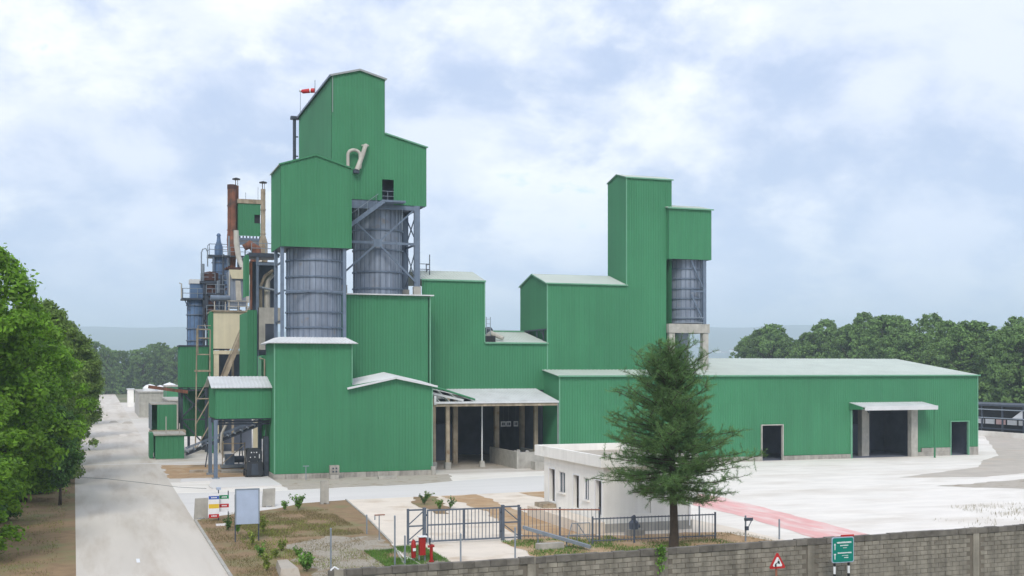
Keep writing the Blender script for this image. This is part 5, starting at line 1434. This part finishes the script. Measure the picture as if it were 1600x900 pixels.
def slab(x, y, w, h, th, label, lean=0.06):
    t = thing('concrete_barrier', (x, y, 0), label, 'barrier', 'upright concrete slabs')
    MB().hull([(x - w / 2, y - th, 0.08), (x + w / 2, y - th, 0.08), (x + w / 2, y + th, 0.08), (x - w / 2, y + th, 0.08)],
              [(x - w / 2 + lean, y - th * 0.6, h), (x + w / 2 + lean * 0.5, y - th * 0.6, h + 0.02), (x + w / 2 + lean * 0.5, y + th * 0.6, h + 0.02), (x - w / 2 + lean, y + th * 0.6, h)]).build('slab', 'concrete', t)
    for sx in (-1, 1):
        MB().box(x + sx * w * 0.35 - 0.1, x + sx * w * 0.35 + 0.1, y - th - 0.08, y + th + 0.08, 0, 0.1).build('foot', 'plinth', t)
slab(5.75, 72.9, 0.8, 1.25, 0.13, 'upright concrete slab at the road edge beside the striped sign')
slab(10.45, 77.9, 0.82, 1.2, 0.13, 'upright concrete slab with a dark scrawl right of the blank board')
slab(14.2, 78.2, 0.55, 1.58, 0.12, 'tall narrow concrete slab at the far garden edge', 0.0)
tag(MB().hull([(7.3, 50.8, 0), (8.2, 50.7, 0), (8.1, 53.6, 0), (7.5, 53.6, 0)], [(7.38, 51.0, 0.42), (8.1, 50.9, 0.42), (8.02, 53.4, 0.42), (7.55, 53.4, 0.42)]).build('concrete_block', 'oldslab', base=(7.8, 52, 0)), 'pale concrete block near the wall end between two bushes', 'block')

# ------------------------------------------------------------------ block wall in front
BW = thing('block_wall', (20, 38, 0), 'weathered grey concrete block boundary wall along the bottom edge', 'wall')
P0, P1 = Vector((6.9, 37.15, 0)), Vector((48.0, 39.2, 0))
wd = (P1 - P0).normalized()
wn_ = Vector((wd.y, -wd.x, 0))     # towards the camera
wl_ = (P1 - P0).length
def wp(u, off, z):
    p = P0 + wd * u + wn_ * off
    return (p.x, p.y, z)
TOP = 2.60
def wbox(mb, u0, u1, o0, o1, z0, z1):
    return mb.hull([wp(u0, o1, z0), wp(u1, o1, z0), wp(u1, o0, z0), wp(u0, o0, z0)], [wp(u0, o1, z1), wp(u1, o1, z1), wp(u1, o0, z1), wp(u0, o0, z1)])
wbox(MB(), 0, wl_, -0.16, 0.0, 0, TOP - 0.2).build('mortar_core', 'mortar', BW)
rw = random.Random(5)
shapes = []
for i in range(6):
    j = [rw.uniform(-0.006, 0.006) for _ in range(8)]
    lw, hh = 0.345 + j[0], 0.160 + j[1]
    mb = MB()
    pts0, pts1 = [], []
    for (u, z), a in zip(((0.0, 0.0), (lw, 0.0), (lw, hh), (0.0, hh)), j[:4]):
        p = wd * u - wn_ * 0.002
        q = wd * (u + (0.008 if u == 0 else -0.008)) + wn_ * (0.022 + a * 1.2)
        pts0.append((p.x, p.y, z))
        pts1.append((q.x, q.y, z + (0.007 if z == 0 else -0.007)))
    mb.hull(pts0, pts1)
    me = bpy.data.meshes.new('block')
    me.from_pydata(mb.v, [], mb.f)
    me.materials.append(MATS['block'])
    shapes.append(me)
cands = []
PIL = [0.3, 7.0, 12.15, 18.5, 26.55, 30.45, 36.5]
for r in range(13):
    z = TOP - 0.39 - r * 0.177
    u = 0.02 + (0.18 if r % 2 else 0.0)
    while u < wl_ - 0.4:
        if not any(abs(u + 0.2 - p) < 0.36 for p in PIL):
            cands.append((r, u, z))
        u += 0.362
caS, caC = 644 / math.hypot(644, 1830), 1830 / math.hypot(644, 1830)
vis, rest = [], []
for r, u, z in cands:
    p = wp(u + 0.2, 0.02, z + 0.1)
    d = p[0] * caS + p[1] * caC
    l = p[0] * caC - p[1] * caS
    px, py = 800 + 1830 * l / d, 578 - 1830 * (p[2] - 9) / d
    if -20 < px < 1605 and py < 905:
        vis.append((r, u, z))
    else:
        rest.append((r, u, z))
vis.sort(key=lambda c: c[0])
for i, (r, u, z) in enumerate(vis):
    if i >= 300:
        rest.append((r, u, z))
        continue
    o = bpy.data.objects.new('block', shapes[rw.randrange(6)])
    COL.objects.link(o)
    o.parent = BW
    o.location = Vector(wp(u, 0, z)) - Vector(OFF[BW.name])
mb = MB()
for r, u, z in rest:
    wbox(mb, u, u + 0.345, -0.002, 0.022 + rw.uniform(-0.006, 0.006), z, z + 0.160)
o = mb.build('block_courses', 'block', BW)
o['kind'] = 'stuff'
# coping of rough half blocks
u = 0.0
i = 0
while u < wl_ - 0.5:
    w = rw.uniform(0.35, 0.6)
    if i < 90:
        j = rw.uniform(-0.02, 0.02)
        mb = wbox(MB(), u, u + w - 0.012, -0.19, 0.045 + j, TOP - 0.21, TOP + j)
        mb.build('coping_stone', 'coping', BW)
    u += w
    i += 1
for p in PIL:
    wbox(MB(), p - 0.15, p + 0.15, -0.2, 0.045, 0, TOP + 0.02).build('pillar', 'block', BW)
t = thing('broken_wall', (6.0, 37.2, 0), 'low broken end of the block wall at the bottom edge', 'wall')
for i in range(7):
    x = 4.1 + 0.4 * i
    MB().box(x, x + 0.385, 37.05, 37.25, 0, 2.42 + 0.05 * math.sin(i * 2.1)).build('block_pile', 'coping', t)
t = thing('loose_pipe', (7.3, 37.2, 2.5), 'short bent white pipe on the wall end', 'pipe')
MB().tube([(6.95, 37.2, 2.4), (6.97, 37.2, 2.62), (7.08, 37.2, 2.7), (7.2, 37.2, 2.62), (7.22, 37.2, 2.45)], 0.03, 8).build('bend', 'white', t, smooth=True)

# road signs before the wall
t = thing('warning_sign', (23.25, 37.0, 0), 'red bordered triangular warning sign before the block wall', 'sign')
def tri(cx, cz, r, y0, y1):
    pts = [(cx + r * math.sin(a), cz + r * math.cos(a)) for a in (0, R(120), R(240))]
    out = []
    for k in range(3):
        a, b, c = Vector(pts[k - 1]), Vector(pts[k]), Vector(pts[(k + 1) % 3])
        for q in (a, c):
            out.append(b + (q - b).normalized() * 0.06)
    return MB().hull([(p[0], y1, p[1]) for p in out], [(p[0], y0, p[1]) for p in out])
tri(23.25, 1.98, 0.41, 36.98, 37.0).build('border', 'signred', t)
tri(23.25, 1.98, 0.26, 36.972, 36.978).build('face', 'white', t)
mb = MB()
mb.hull([(23.25, 36.97, 2.06), (23.33, 36.97, 2.04), (23.35, 36.97, 1.94), (23.26, 36.97, 1.96)], [(23.25, 36.966, 2.06), (23.33, 36.966, 2.04), (23.35, 36.966, 1.94), (23.26, 36.966, 1.96)])
mb.hull([(23.13, 36.97, 1.93), (23.20, 36.97, 1.97), (23.21, 36.97, 1.85), (23.14, 36.97, 1.83)], [(23.13, 36.966, 1.93), (23.20, 36.966, 1.97), (23.21, 36.966, 1.85), (23.14, 36.966, 1.83)])
mb.beam((23.16, 36.968, 1.95), (23.28, 36.968, 2.0), 0.004, 0.025)
mb.beam((23.30, 36.968, 2.05), (23.29, 36.968, 2.13), 0.004, 0.03)
mb.build('pictogram', 'black', t)
MB().tube([(23.25, 37.06, 0), (23.25, 37.06, 2.2)], 0.04, 8).build('post', 'rustrail', t)
t = thing('direction_sign', (26.1, 37.0, 0), 'teal direction sign with white lettering on striped posts before the wall', 'sign')
pl = [(25.62, 1.84), (26.48, 1.84), (26.53, 1.89), (26.53, 2.74), (26.48, 2.79), (25.62, 2.79), (25.57, 2.74), (25.57, 1.89)]
MB().hull([(x, 37.0, z) for x, z in pl], [(x, 36.975, z) for x, z in pl]).build('border', 'board', t)
pl2 = [(26.05 + (x - 26.05) * 0.94, 2.315 + (z - 2.315) * 0.94) for x, z in pl]
MB().hull([(x, 36.974, z) for x, z in pl2], [(x, 36.968, z) for x, z in pl2]).build('panel', 'teal', t)
mb = MB()
rs = random.Random(8)
for x0, x1, z, h in ((25.78, 26.40, 2.56, 0.065), (25.93, 26.28, 2.46, 0.04), (26.05, 26.2, 2.38, 0.022), (25.82, 26.40, 2.18, 0.05), (26.0, 26.25, 2.09, 0.022), (26.1, 26.28, 2.01, 0.035)):
    x = x0
    while x < x1:
        w = rs.uniform(0.016, 0.034)
        mb.box(x, x + w, 36.962, 36.967, z + rs.uniform(-0.004, 0.004), z + h * rs.uniform(0.8, 1.0))
        x += w + 0.008
mb.box(25.68, 25.71, 36.962, 36.967, 2.32, 2.52)
mb.add([(25.65, 36.964, 2.50), (25.74, 36.964, 2.50), (25.695, 36.964, 2.57)], ((0, 1, 2),))
mb.box(25.68, 25.71, 36.962, 36.967, 1.97, 2.15)
mb.box(25.65, 25.74, 36.962, 36.967, 2.13, 2.18)
mb.build('lettering', 'white', t)
MB().box(26.0, 26.56, 37.0, 37.05, 2.8, 2.86).build('top_bar', 'signred', t)
for x in (25.74, 26.36):
    for k in range(8):
        MB().tube([(x, 37.06, 0.02 + k * 0.28), (x, 37.06, 0.30 + k * 0.28)], 0.045, 10, False).build('post_band', 'white' if k % 2 else 'black', t)

# ------------------------------------------------------------------ vegetation
def np_mesh(name, verts, nper, m):
    """verts: (n*nper,3), independent polygons of nper corners"""
    n = len(verts)
    me = bpy.data.meshes.new(name)
    me.vertices.add(n)
    me.vertices.foreach_set('co', verts.astype(np.float32).ravel())
    me.loops.add(n)
    me.loops.foreach_set('vertex_index', np.arange(n, dtype=np.int32))
    c = n // nper
    me.polygons.add(c)
    me.polygons.foreach_set('loop_start', np.arange(0, n, nper, dtype=np.int32))
    me.polygons.foreach_set('loop_total', np.full(c, nper, dtype=np.int32))
    me.update(calc_edges=True)
    me.materials.append(MATS[m])
    return me
def unit(a):
    return a / np.maximum(np.linalg.norm(a, axis=1, keepdims=True), 1e-9)
def leaf_quads(rng, P, Nn, length, width):
    """kite leaves at P, roughly facing Nn"""
    n = len(P)
    nr = unit(Nn + rng.normal(0, 0.55, (n, 3)))
    t = rng.normal(0, 1, (n, 3))
    t[:, 2] -= 0.5
    t = unit(t - nr * np.sum(t * nr, axis=1, keepdims=True))
    b = np.cross(nr, t)
    L = length * rng.uniform(0.6, 1.25, (n, 1))
    Wd = width * rng.uniform(0.7, 1.2, (n, 1))
    a = P - t * L * 0.5
    c = P + t * L * 0.5
    m = P - t * L * 0.08
    return np.stack([a, m + b * Wd * 0.5 + nr * L * 0.04, c, m - b * Wd * 0.5 + nr * L * 0.04], axis=1).reshape(-1, 3)
def crown(seed, rx, z0, z1, nclump, nleaf, leaf, m, clump=(0.24, 0.42), wide=0.42, skirt=0.0):
    """crown of many leaf clumps: egg outline with widest height fraction 'wide'"""
    rng = np.random.default_rng(seed)
    h = z1 - z0
    cs, rs = [], []
    ph = rng.uniform(0, 6.28, 4)
    while len(cs) < nclump:
        f = rng.uniform(0.02, 0.97)
        prof = math.sin(math.pi * min(1, max(0, (f / wide * 0.5) if f < wide else 0.5 + (f - wide) / (1 - wide) * 0.5))) ** 0.6
        if f < skirt:
            prof = max(prof, 0.72)
        R_ = rx * prof
        q = rng.uniform(0.35, 1.0) ** 0.5
        a = rng.uniform(0, 2 * math.pi)
        R_ *= 1 + 0.16 * math.sin(2 * a + ph[0] + 3 * f) + 0.14 * math.sin(3 * a + ph[1] - 7 * f) + 0.10 * math.sin(17 * f + ph[2] + a)
        r = rng.uniform(*clump) * rx * (0.75 + 0.35 * prof)
        cs.append((max(R_ * q - r * 0.6, 0) * math.cos(a) * rng.uniform(0.85, 1.15), max(R_ * q - r * 0.6, 0) * math.sin(a), z0 + h * f))
        rs.append(r)
    cs, rs = np.array(cs), np.array(rs)
    pr = rs ** 2 / np.sum(rs ** 2)
    idx = rng.choice(nclump, nleaf, p=pr)
    d = rng.normal(0, 1, (nleaf, 3))
    d[:, 2] += 0.25
    d = unit(d)
    rad = rs[idx][:, None] * (rng.uniform(0.3, 1.05, (nleaf, 1)) ** 0.6) * np.where(rng.uniform(0, 1, (nleaf, 1)) < 0.16, rng.uniform(1.0, 1.7, (nleaf, 1)), 1.0)
    sc = np.array([1, 1, 0.72])
    P = cs[idx] + d * rad * sc
    return np_mesh('crown', leaf_quads(rng, P, unit(d + np.array([0, 0, 0.5])), leaf, leaf * 0.5), 4, m), cs
def trunk_mesh(seed, h, r, limbs, m='bark', top=0.75):
    rng = random.Random(seed)
    mb = MB()
    pts = [(0, 0, 0)]
    for i in range(1, 7):
        f = i / 6
        pts.append((rng.uniform(-0.15, 0.15) * f * 2, rng.uniform(-0.15, 0.15) * f * 2, h * top * f))
    mb.tube(pts, [r * 1.25] + [r * (1 - 0.85 * i / 6) for i in range(1, 7)], 10)
    for c in limbs:
        z = max(h * 0.18, min(c[2] * 0.62, h * top * 0.92))
        b = Vector((0, 0, z))
        e = Vector(c)
        mid = b.lerp(e, 0.5) + Vector((0, 0, 0.3))
        mb.tube([b, mid, e], [r * 0.38, r * 0.24, r * 0.08], 6)
    me = bpy.data.meshes.new('trunk')
    me.from_pydata(mb.v, [], mb.f)
    me.materials.append(MATS[m])
    me.polygons.foreach_set('use_smooth', [True] * len(me.polygons))
    return me
def tree_kind(seed, rx, z0, z1, nclump, nleaf, leaf, m, tr, bark='bark', **k):
    c, cs = crown(seed, rx, z0, z1, nclump, nleaf, leaf, m, **k)
    rng = np.random.default_rng(seed + 1)
    sel = cs[rng.choice(len(cs), min(14, len(cs)), replace=False)]
    return c, trunk_mesh(seed, z1, tr, [tuple(x) for x in sel], bark)
def put_tree(kind, loc, s, sz, rz, label, group, name='roadside_tree'):
    t = thing(name, loc, label, 'tree', group)
    t.scale = (s, s, sz)
    t.rotation_euler = (0, 0, rz)
    for nm, me in (('crown', kind[0]), ('trunk', kind[1])):
        o = bpy.data.objects.new(nm, me)
        COL.objects.link(o)
        o.parent = t
    return t
K1 = tree_kind(11, 4.8, 0.9, 16.6, 250, 56000, 0.36, 'leaf', 0.32, clump=(0.09, 0.22), skirt=0.3)
K2 = tree_kind(23, 4.6, 0.5, 15.2, 260, 46000, 0.36, 'leaf_olive', 0.3, clump=(0.08, 0.20), skirt=0.3)
K3 = tree_kind(37, 1.7, 1.3, 6.6, 46, 6500, 0.26, 'leaf_dark', 0.10, clump=(0.2, 0.4))
GR = 'trees along the left side of the road'
put_tree(K1, (-7.2, 72.5, 0), 1.02, 1.02, 0.3, 'bright green roadside tree at the left edge, nearest the camera', GR)
put_tree(K1, (-7.0, 60.5, 0), 0.8, 0.62, 2.2, 'lower leafy tree filling the bottom left corner', GR)
put_tree(K1, (-5.0, 86.5, 0), 0.85, 0.80, 4.0, 'bright green tree behind the nearest roadside tree', GR)
put_tree(K2, (-4.7, 99.5, 0), 0.98, 0.98, 1.1, 'olive green roadside tree leaning over the road edge', GR)
put_tree(K2, (-4.5, 117, 0), 1.0, 0.98, 2.9, 'second olive green roadside tree in the row', GR)
put_tree(K2, (-4.4, 138, 0), 1.0, 1.0, 5.0, 'third olive green roadside tree in the row', GR)
put_tree(K2, (-4.6, 165, 0), 1.05, 1.0, 0.4, 'distant roadside tree where the row narrows', GR)
put_tree(K2, (-4.8, 205, 0), 1.1, 1.0, 1.4, 'farthest roadside tree of the row', GR)
KS = tree_kind(71, 1.9, 0.1, 3.2, 60, 7000, 0.24, 'leaf_dark', 0.07, clump=(0.14, 0.3), skirt=0.5)
for i, (x, y, sc__) in enumerate(((-6.6, 67.5, 1.0), (-8.2, 63.0, 1.1), (-5.6, 76.0, 0.8), (-4.6, 92.0, 1.0), (-3.9, 104, 1.1), (-3.8, 111, 1.0), (-3.6, 124, 1.1))):
    put_tree(KS, (x, y, 0), sc__, sc__, i * 1.3, ('low dark shrub under the nearest roadside tree', 'low shrub in the bottom left corner under the leaves', 'low shrub beside the thin young tree', 'shrub at the foot of the first olive tree', 'shrub between the first and second olive trees', 'shrub before the second olive tree', 'shrub before the third olive tree')[i], 'roadside shrubs', 'roadside_shrub')
put_tree(K3, (-2.5, 83.4, 0), 1.0, 1.0, 0.2, 'small young tree with thin bare trunk at the road edge', GR)

FK = [tree_kind(51 + i, 5.2, 0.6, 17.6 + i % 2 * 1.4, 330, 21000, 0.55, 'leaf_far', 0.35, clump=(0.06, 0.17), skirt=0.35, wide=0.45 + 0.05 * i) for i in range(5)]
rt = random.Random(12)
LB = 'tall hazy tree in the far wood at the end of the road'
for row, y in enumerate((458, 468)):
    for i in range(9):
        x = -16 + i * 6.3 + rt.uniform(-1.2, 1.2) + row * 3
        put_tree(FK[rt.randrange(5)], (x, y + rt.uniform(-3, 3), 0), rt.uniform(0.85, 1.15), rt.uniform(0.88, 1.16), rt.uniform(0, 6.2), ('front' if row == 0 else 'rear') + ' row tree of the far wood, ' + ORD[i] + ' from its left end', 'trees at the end of the road', 'forest_tree')
# understorey of the far wood
def mass(name, pts, leaf, m, label, cat):
    rng = np.random.default_rng(77)
    P = np.array(pts)
    d = rng.normal(0, 1, P.shape)
    d[:, 2] = np.abs(d[:, 2])
    me = np_mesh(name, leaf_quads(rng, P, unit(d), leaf, leaf * 0.55), 4, m)
    o = bpy.data.objects.new(name, me)
    COL.objects.link(o)
    tag(o, label, cat)
    o['kind'] = 'stuff'
    return o
rn = np.random.default_rng(5)
pts = np.stack([rn.uniform(-24, 45, 6000), rn.uniform(456.5, 463, 6000), rn.uniform(0.1, 1, 6000) ** 1.5 * 7.5], axis=1)
mass('undergrowth', pts, 1.1, 'leaf_far', 'dark undergrowth at the foot of the far wood', 'undergrowth')
# right hand wood
LR = 'hazy broadleaf tree in the wood behind the warehouse'
n = 0
for row, off in enumerate((0, 9)):
    for i in range(17):
        f = 0.04 + 0.96 * i / 16
        x = 157 - 14 * f + off + rt.uniform(-2, 2)
        y = 268 - 132 * f + rt.uniform(-2.5, 2.5) + row * 3
        s = rt.uniform(0.9, 1.2)
        put_tree(FK[rt.randrange(5)], (x, y, 0), s, rt.uniform(0.84, 1.12) * (1.04 - 0.05 * f + 0.03 * row), rt.uniform(0, 6.2), ('front' if row == 0 else 'rear') + ' row tree of the right wood, ' + ORD[i] + ' from its left end', 'trees behind the warehouse', 'forest_tree')
pts = np.stack([rn.uniform(138, 150, 9000), rn.uniform(132, 262, 9000), rn.uniform(0.05, 1, 9000) ** 1.4 * 6.5], axis=1)
pts[:, 0] += (pts[:, 1] - 132) * 0.09
mass('undergrowth', pts, 1.0, 'leaf_far', 'dark undergrowth along the foot of the right wood', 'undergrowth')

# pine
def pine():
    rng = np.random.default_rng(3)
    base = Vector((27.4, 53.2, 0))
    t = thing('pine_tree', tuple(base), 'feathery dark green pine in front of the gatehouse', 'tree')
    mb = MB()
    mb.tube([base + Vector(p) for p in ((0, 0, 0), (0.02, 0, 1.0), (-0.03, 0, 3), (-0.12, 0, 5.5), (-0.2, 0.05, 8), (-0.25, 0.05, 10.6))], [0.26, 0.21, 0.18, 0.13, 0.08, 0.02], 12)
    mb.build('trunk', 'bark', t, smooth=True)
    br = MB()
    tufts = []
    def reach(z, right):
        zs = [2.6, 3.1, 3.9, 4.7, 6.3, 8.2, 9.6, 10.6, 11.2]
        rr = [2.3, 3.6, 4.5, 4.2, 3.2, 1.9, 1.0, 0.5, 0.15]
        v = float(np.interp(z, zs, rr))
        return v * (1 + 0.22 * right * (z < 5.5))
    for i in range(210):
        z = 2.7 + 7.0 * (i / 210) ** 1.1 + rng.uniform(-0.25, 0.25)
        a = i * 2.39996 + rng.uniform(-0.4, 0.4)
        L = reach(z, max(0, math.cos(a))) * rng.uniform(0.42, 1.0)
        up = float(np.interp(z, [2.5, 3.5, 5, 7, 9, 10.6], [-0.22, -0.08, 0.10, 0.4, 0.85, 1.5])) + rng.uniform(-0.22, 0.3)
        d = Vector((math.cos(a), math.sin(a), up))
        s0 = base + Vector((-0.025 * z, 0, z))
        pts = []
        for k in range(6):
            f = k / 5
            p = s0 + d * (L * f) + Vector((0, 0, 0.16 * L * f * f - 0.06 * L * f)) + Vector((rng.normal(0, 0.04), rng.normal(0, 0.04), 0)) * k
            pts.append(p)
        br.tube(pts, [0.032 * (1 - 0.8 * k / 5) + 0.006 for k in range(6)], 5, False)
        nt_ = int(5 + L * 8)
        for q in range(nt_):
            f = 0.18 + 0.82 * (q + rng.uniform(0, 1)) / nt_
            k = min(int(f * 5), 4)
            p = pts[k].lerp(pts[k + 1], f * 5 - k)
            sd_ = Vector(rng.normal(0, 1, 3).tolist())
            sd_.z = sd_.z * 0.5 + 0.35
            sub = (d.normalized() * 0.45 + sd_ * 0.7).normalized()
            tl = rng.uniform(0.3, 0.95) * (1.1 - 0.4 * f) * min(1, 0.45 + L / 2.6)
            e = p + sub * tl
            br.tube([p, e], [0.007, 0.003], 3, False)
            m_ = max(3, int(tl / 0.085))
            for w in range(m_):
                tufts.append((p.lerp(e, (w + 0.6) / m_), sub))
    br.build('branches', 'bark', t)
    P = np.array([tuple(x[0]) for x in tufts])
    D = np.array([tuple(x[1]) for x in tufts])
    reps = 8
    P = np.repeat(P, reps, axis=0)
    D = np.repeat(D, reps, axis=0)
    n = len(P)
    dirs = unit(D * 0.8 + rng.normal(0, 0.6, (n, 3)))
    ln = rng.uniform(0.10, 0.27, (n, 1))
    side = unit(np.cross(dirs, rng.normal(0, 1, (n, 3))))
    wv = 0.0075
    V = np.stack([P - side * wv, P + side * wv, P + dirs * ln], axis=1).reshape(-1, 3) - np.array(tuple(base))
    me = np_mesh('needles', V, 3, 'needle')
    o = bpy.data.objects.new('crown', me)
    COL.objects.link(o)
    o.parent = t
pine()

# garden plants
def plant(loc, h, w, nl, leaf, m, label, stems=5, seed=0, group='small plants in the garden beds'):
    rng = np.random.default_rng(seed + 100)
    t = thing('garden_plant', loc, label, 'plant', group)
    mb = MB()
    P, D = [], []
    for i in range(stems):
        a = rng.uniform(0, 6.28)
        e = Vector((math.cos(a) * w * rng.uniform(0.2, 0.9), math.sin(a) * w * rng.uniform(0.2, 0.9), h * rng.uniform(0.65, 1.0)))
        mid = Vector((e.x * 0.3, e.y * 0.3, e.z * 0.55))
        mb.tube([Vector((0, 0, 0)), mid, e], [0.014, 0.010, 0.004], 4, False)
        for k in range(nl // stems):
            f = rng.uniform(0.25, 1.05)
            p = (mid.lerp(e, (f - 0.5) * 2) if f > 0.5 else Vector((0, 0, 0)).lerp(mid, f * 2))
            o = rng.normal(0, 1, 3)
            o /= np.linalg.norm(o)
            P.append(np.array(p) + o * leaf * 0.55)
            D.append(o + np.array([0, 0, 0.6]))
    me = bpy.data.meshes.new('stems')
    me.from_pydata(mb.v, [], mb.f)
    me.materials.append(MATS['bark_pale'])
    o = bpy.data.objects.new('stems', me)
    COL.objects.link(o)
    o.parent = t
    me = np_mesh('foliage', leaf_quads(rng, np.array(P), unit(np.array(D)), leaf, leaf * 0.5), 4, m)
    o = bpy.data.objects.new('foliage', me)
    COL.objects.link(o)
    o.parent = t
PL = [((12.0, 75.4, 0), 1.3, 0.55, 420, 0.22, 'plant', 'largest leafy bush at the far side of the garden', 7),
      ((11.2, 75.8, 0), 0.7, 0.4, 220, 0.18, 'plant', 'small bush left of the largest leafy bush', 5),
      ((8.7, 52.2, 0), 1.05, 0.6, 500, 0.22, 'plant', 'round bright bush by the wall end', 8),
      ((7.0, 52.9, 0), 0.95, 0.35, 260, 0.18, 'plant_yellow', 'yellow green bush at the bottom beside the pale block', 5),
      ((7.35, 61.0, 0), 0.9, 0.4, 240, 0.16, 'plant_yellow', 'yellowish plant below the blank board', 5),
      ((7.3, 57.0, 0), 0.85, 0.35, 240, 0.17, 'plant', 'upright green plant in the middle of the brown strip', 5),
      ((7.9, 56.4, 0), 0.6, 0.3, 160, 0.15, 'plant_yellow', 'low plant right of the upright one on the brown strip', 4),
      ((8.5, 58.6, 0), 0.7, 0.4, 200, 0.17, 'plant_yellow', 'yellow leaved plant at the gravel edge', 5),
      ((9.0, 56.6, 0), 0.6, 0.35, 180, 0.15, 'plant', 'small plant leaning over the gravel edge', 4),
      ((6.75, 66.8, 0), 1.1, 0.3, 220, 0.18, 'leaf_dark', 'dark tall plant left of the blank board', 4),
      ((7.1, 65.4, 0), 1.05, 0.3, 220, 0.18, 'plant', 'second tall plant touching the blank board', 4),
      ((8.5, 65.5, 0), 1.2, 0.4, 300, 0.18, 'plant_yellow', 'light green bush right behind the blank board', 6),
      ((8.9, 73.2, 0), 0.35, 0.6, 240, 0.15, 'leaf_dark', 'low creeping plant below the scrawled slab', 5),
      ((20.4, 75.6, 0), 0.85, 0.55, 300, 0.16, 'leaf_dark', 'left dark shrub of the bed behind the gate', 7),
      ((21.0, 77.6, 0), 0.8, 0.7, 320, 0.16, 'leaf_olive', 'rear olive shrub of the bed behind the gate', 7),
      ((20.6, 72.6, 0), 0.75, 0.5, 260, 0.16, 'plant', 'front green shrub of the bed behind the gate', 6),
      ((21.4, 72.9, 0), 0.85, 0.4, 240, 0.16, 'leaf_dark', 'right shrub of the bed behind the gate', 5)]
for i, (loc, h, w, nl, lf, m, lab, st) in enumerate(PL):
    plant(loc, h * 0.85, w * 1.1, int(nl * 0.8), lf * 0.9, m, lab, st, i)
# vine on the wall
rv = np.random.default_rng(21)
vp = []
for i in range(200):
    u = 12.0 + rv.normal(0, 0.10)
    vp.append(np.array(wp(u, 0.08 + abs(rv.normal(0, 0.05)), 2.75 - abs(rv.normal(0, 0.45)))))
mv = np_mesh('wall_vine', leaf_quads(rv, np.array(vp), np.tile(np.array(tuple(wn_)), (200, 1)), 0.10, 0.07), 4, 'plant')
ov = bpy.data.objects.new('wall_vine', mv)
COL.objects.link(ov)
tag(ov, 'green climbing vine hanging over the block wall', 'vine')

# grass
def grass(name, polys, m, label, h, seed):
    rng = np.random.default_rng(seed)
    Ps = []
    for (x0, x1, y0, y1, n) in polys:
        P = np.stack([rng.uniform(x0, x1, n), rng.uniform(y0, y1, n), np.full(n, 0.02)], axis=1)
        keep = (np.sin(P[:, 0] * 2.1 + P[:, 1] * 0.7) + np.sin(P[:, 1] * 1.7 - P[:, 0]) + rng.normal(0, 0.6, n)) > -0.5
        Ps.append(P[keep])
    P = np.concatenate(Ps)
    n = len(P)
    a = rng.uniform(0, 6.28, n)
    s = np.stack([np.cos(a), np.sin(a), np.zeros(n)], axis=1) * 0.012
    tip = P + np.stack([rng.normal(0, 0.05, n), rng.normal(0, 0.05, n), rng.uniform(0.4, 1.0, n) * h], axis=1)
    V = np.stack([P - s, P + s, tip], axis=1).reshape(-1, 3)
    o = bpy.data.objects.new(name, np_mesh(name, V, 3, m))
    COL.objects.link(o)
    tag(o, label, 'grass')
    o['kind'] = 'stuff'
grass('grass', [(12.3, 13.9, 50, 57.2, 9000), (14.0, 15.5, 50, 58, 9000), (19.8, 26.0, 50, 58.0, 14000), (26, 31, 50, 55, 4000)], 'grass', 'short green grass beside the gate path and wall', 0.14, 1)
grass('low_weeds', [(7.6, 13.0, 64, 70, 5000), (7.0, 9.2, 54, 66, 3500), (9.0, 13.2, 52, 58, 1500), (-9, -2, 52, 84, 4000)], 'plant_yellow', 'low yellow green weeds scattered over the garden soil', 0.12, 7)
grass('dry_grass', [(7.6, 13.8, 63, 75, 20000), (5.6, 8.2, 48, 72, 9000), (8.6, 13.0, 50, 62, 5000), (-9, -1.95, 50, 100, 12000), (26, 33.5, 48, 57, 7000)], 'drygrass', 'sparse dry grass on the garden soil and verge', 0.12, 2)
grass('weeds', [(52, 60, 58, 63, 700), (46, 56, 48, 58, 500)], 'drygrass', 'scattered dry weeds on the white yard', 0.3, 3)

# ------------------------------------------------------------------ air
hz = MB().box(-9300, 9300, -9300, 9300, -1.0, 330.0).build('haze', 'white')
m = bpy.data.materials.new('haze')
m.use_nodes = True
t_ = m.node_tree
t_.nodes.clear()
pv = t_.nodes.new('ShaderNodeVolumePrincipled')
pv.inputs['Color'].default_value = (0.74, 0.88, 1.0, 1)
pv.inputs['Density'].default_value = 0.00032
pv.inputs['Anisotropy'].default_value = 0.0
ou = t_.nodes.new('ShaderNodeOutputMaterial')
t_.links.new(pv.outputs[0], ou.inputs['Volume'])
hz.data.materials.clear()
hz.data.materials.append(m)
hz['kind'] = 'stuff'
hz['label'] = 'pale bluish haze filling the air'
hz['category'] = 'haze'
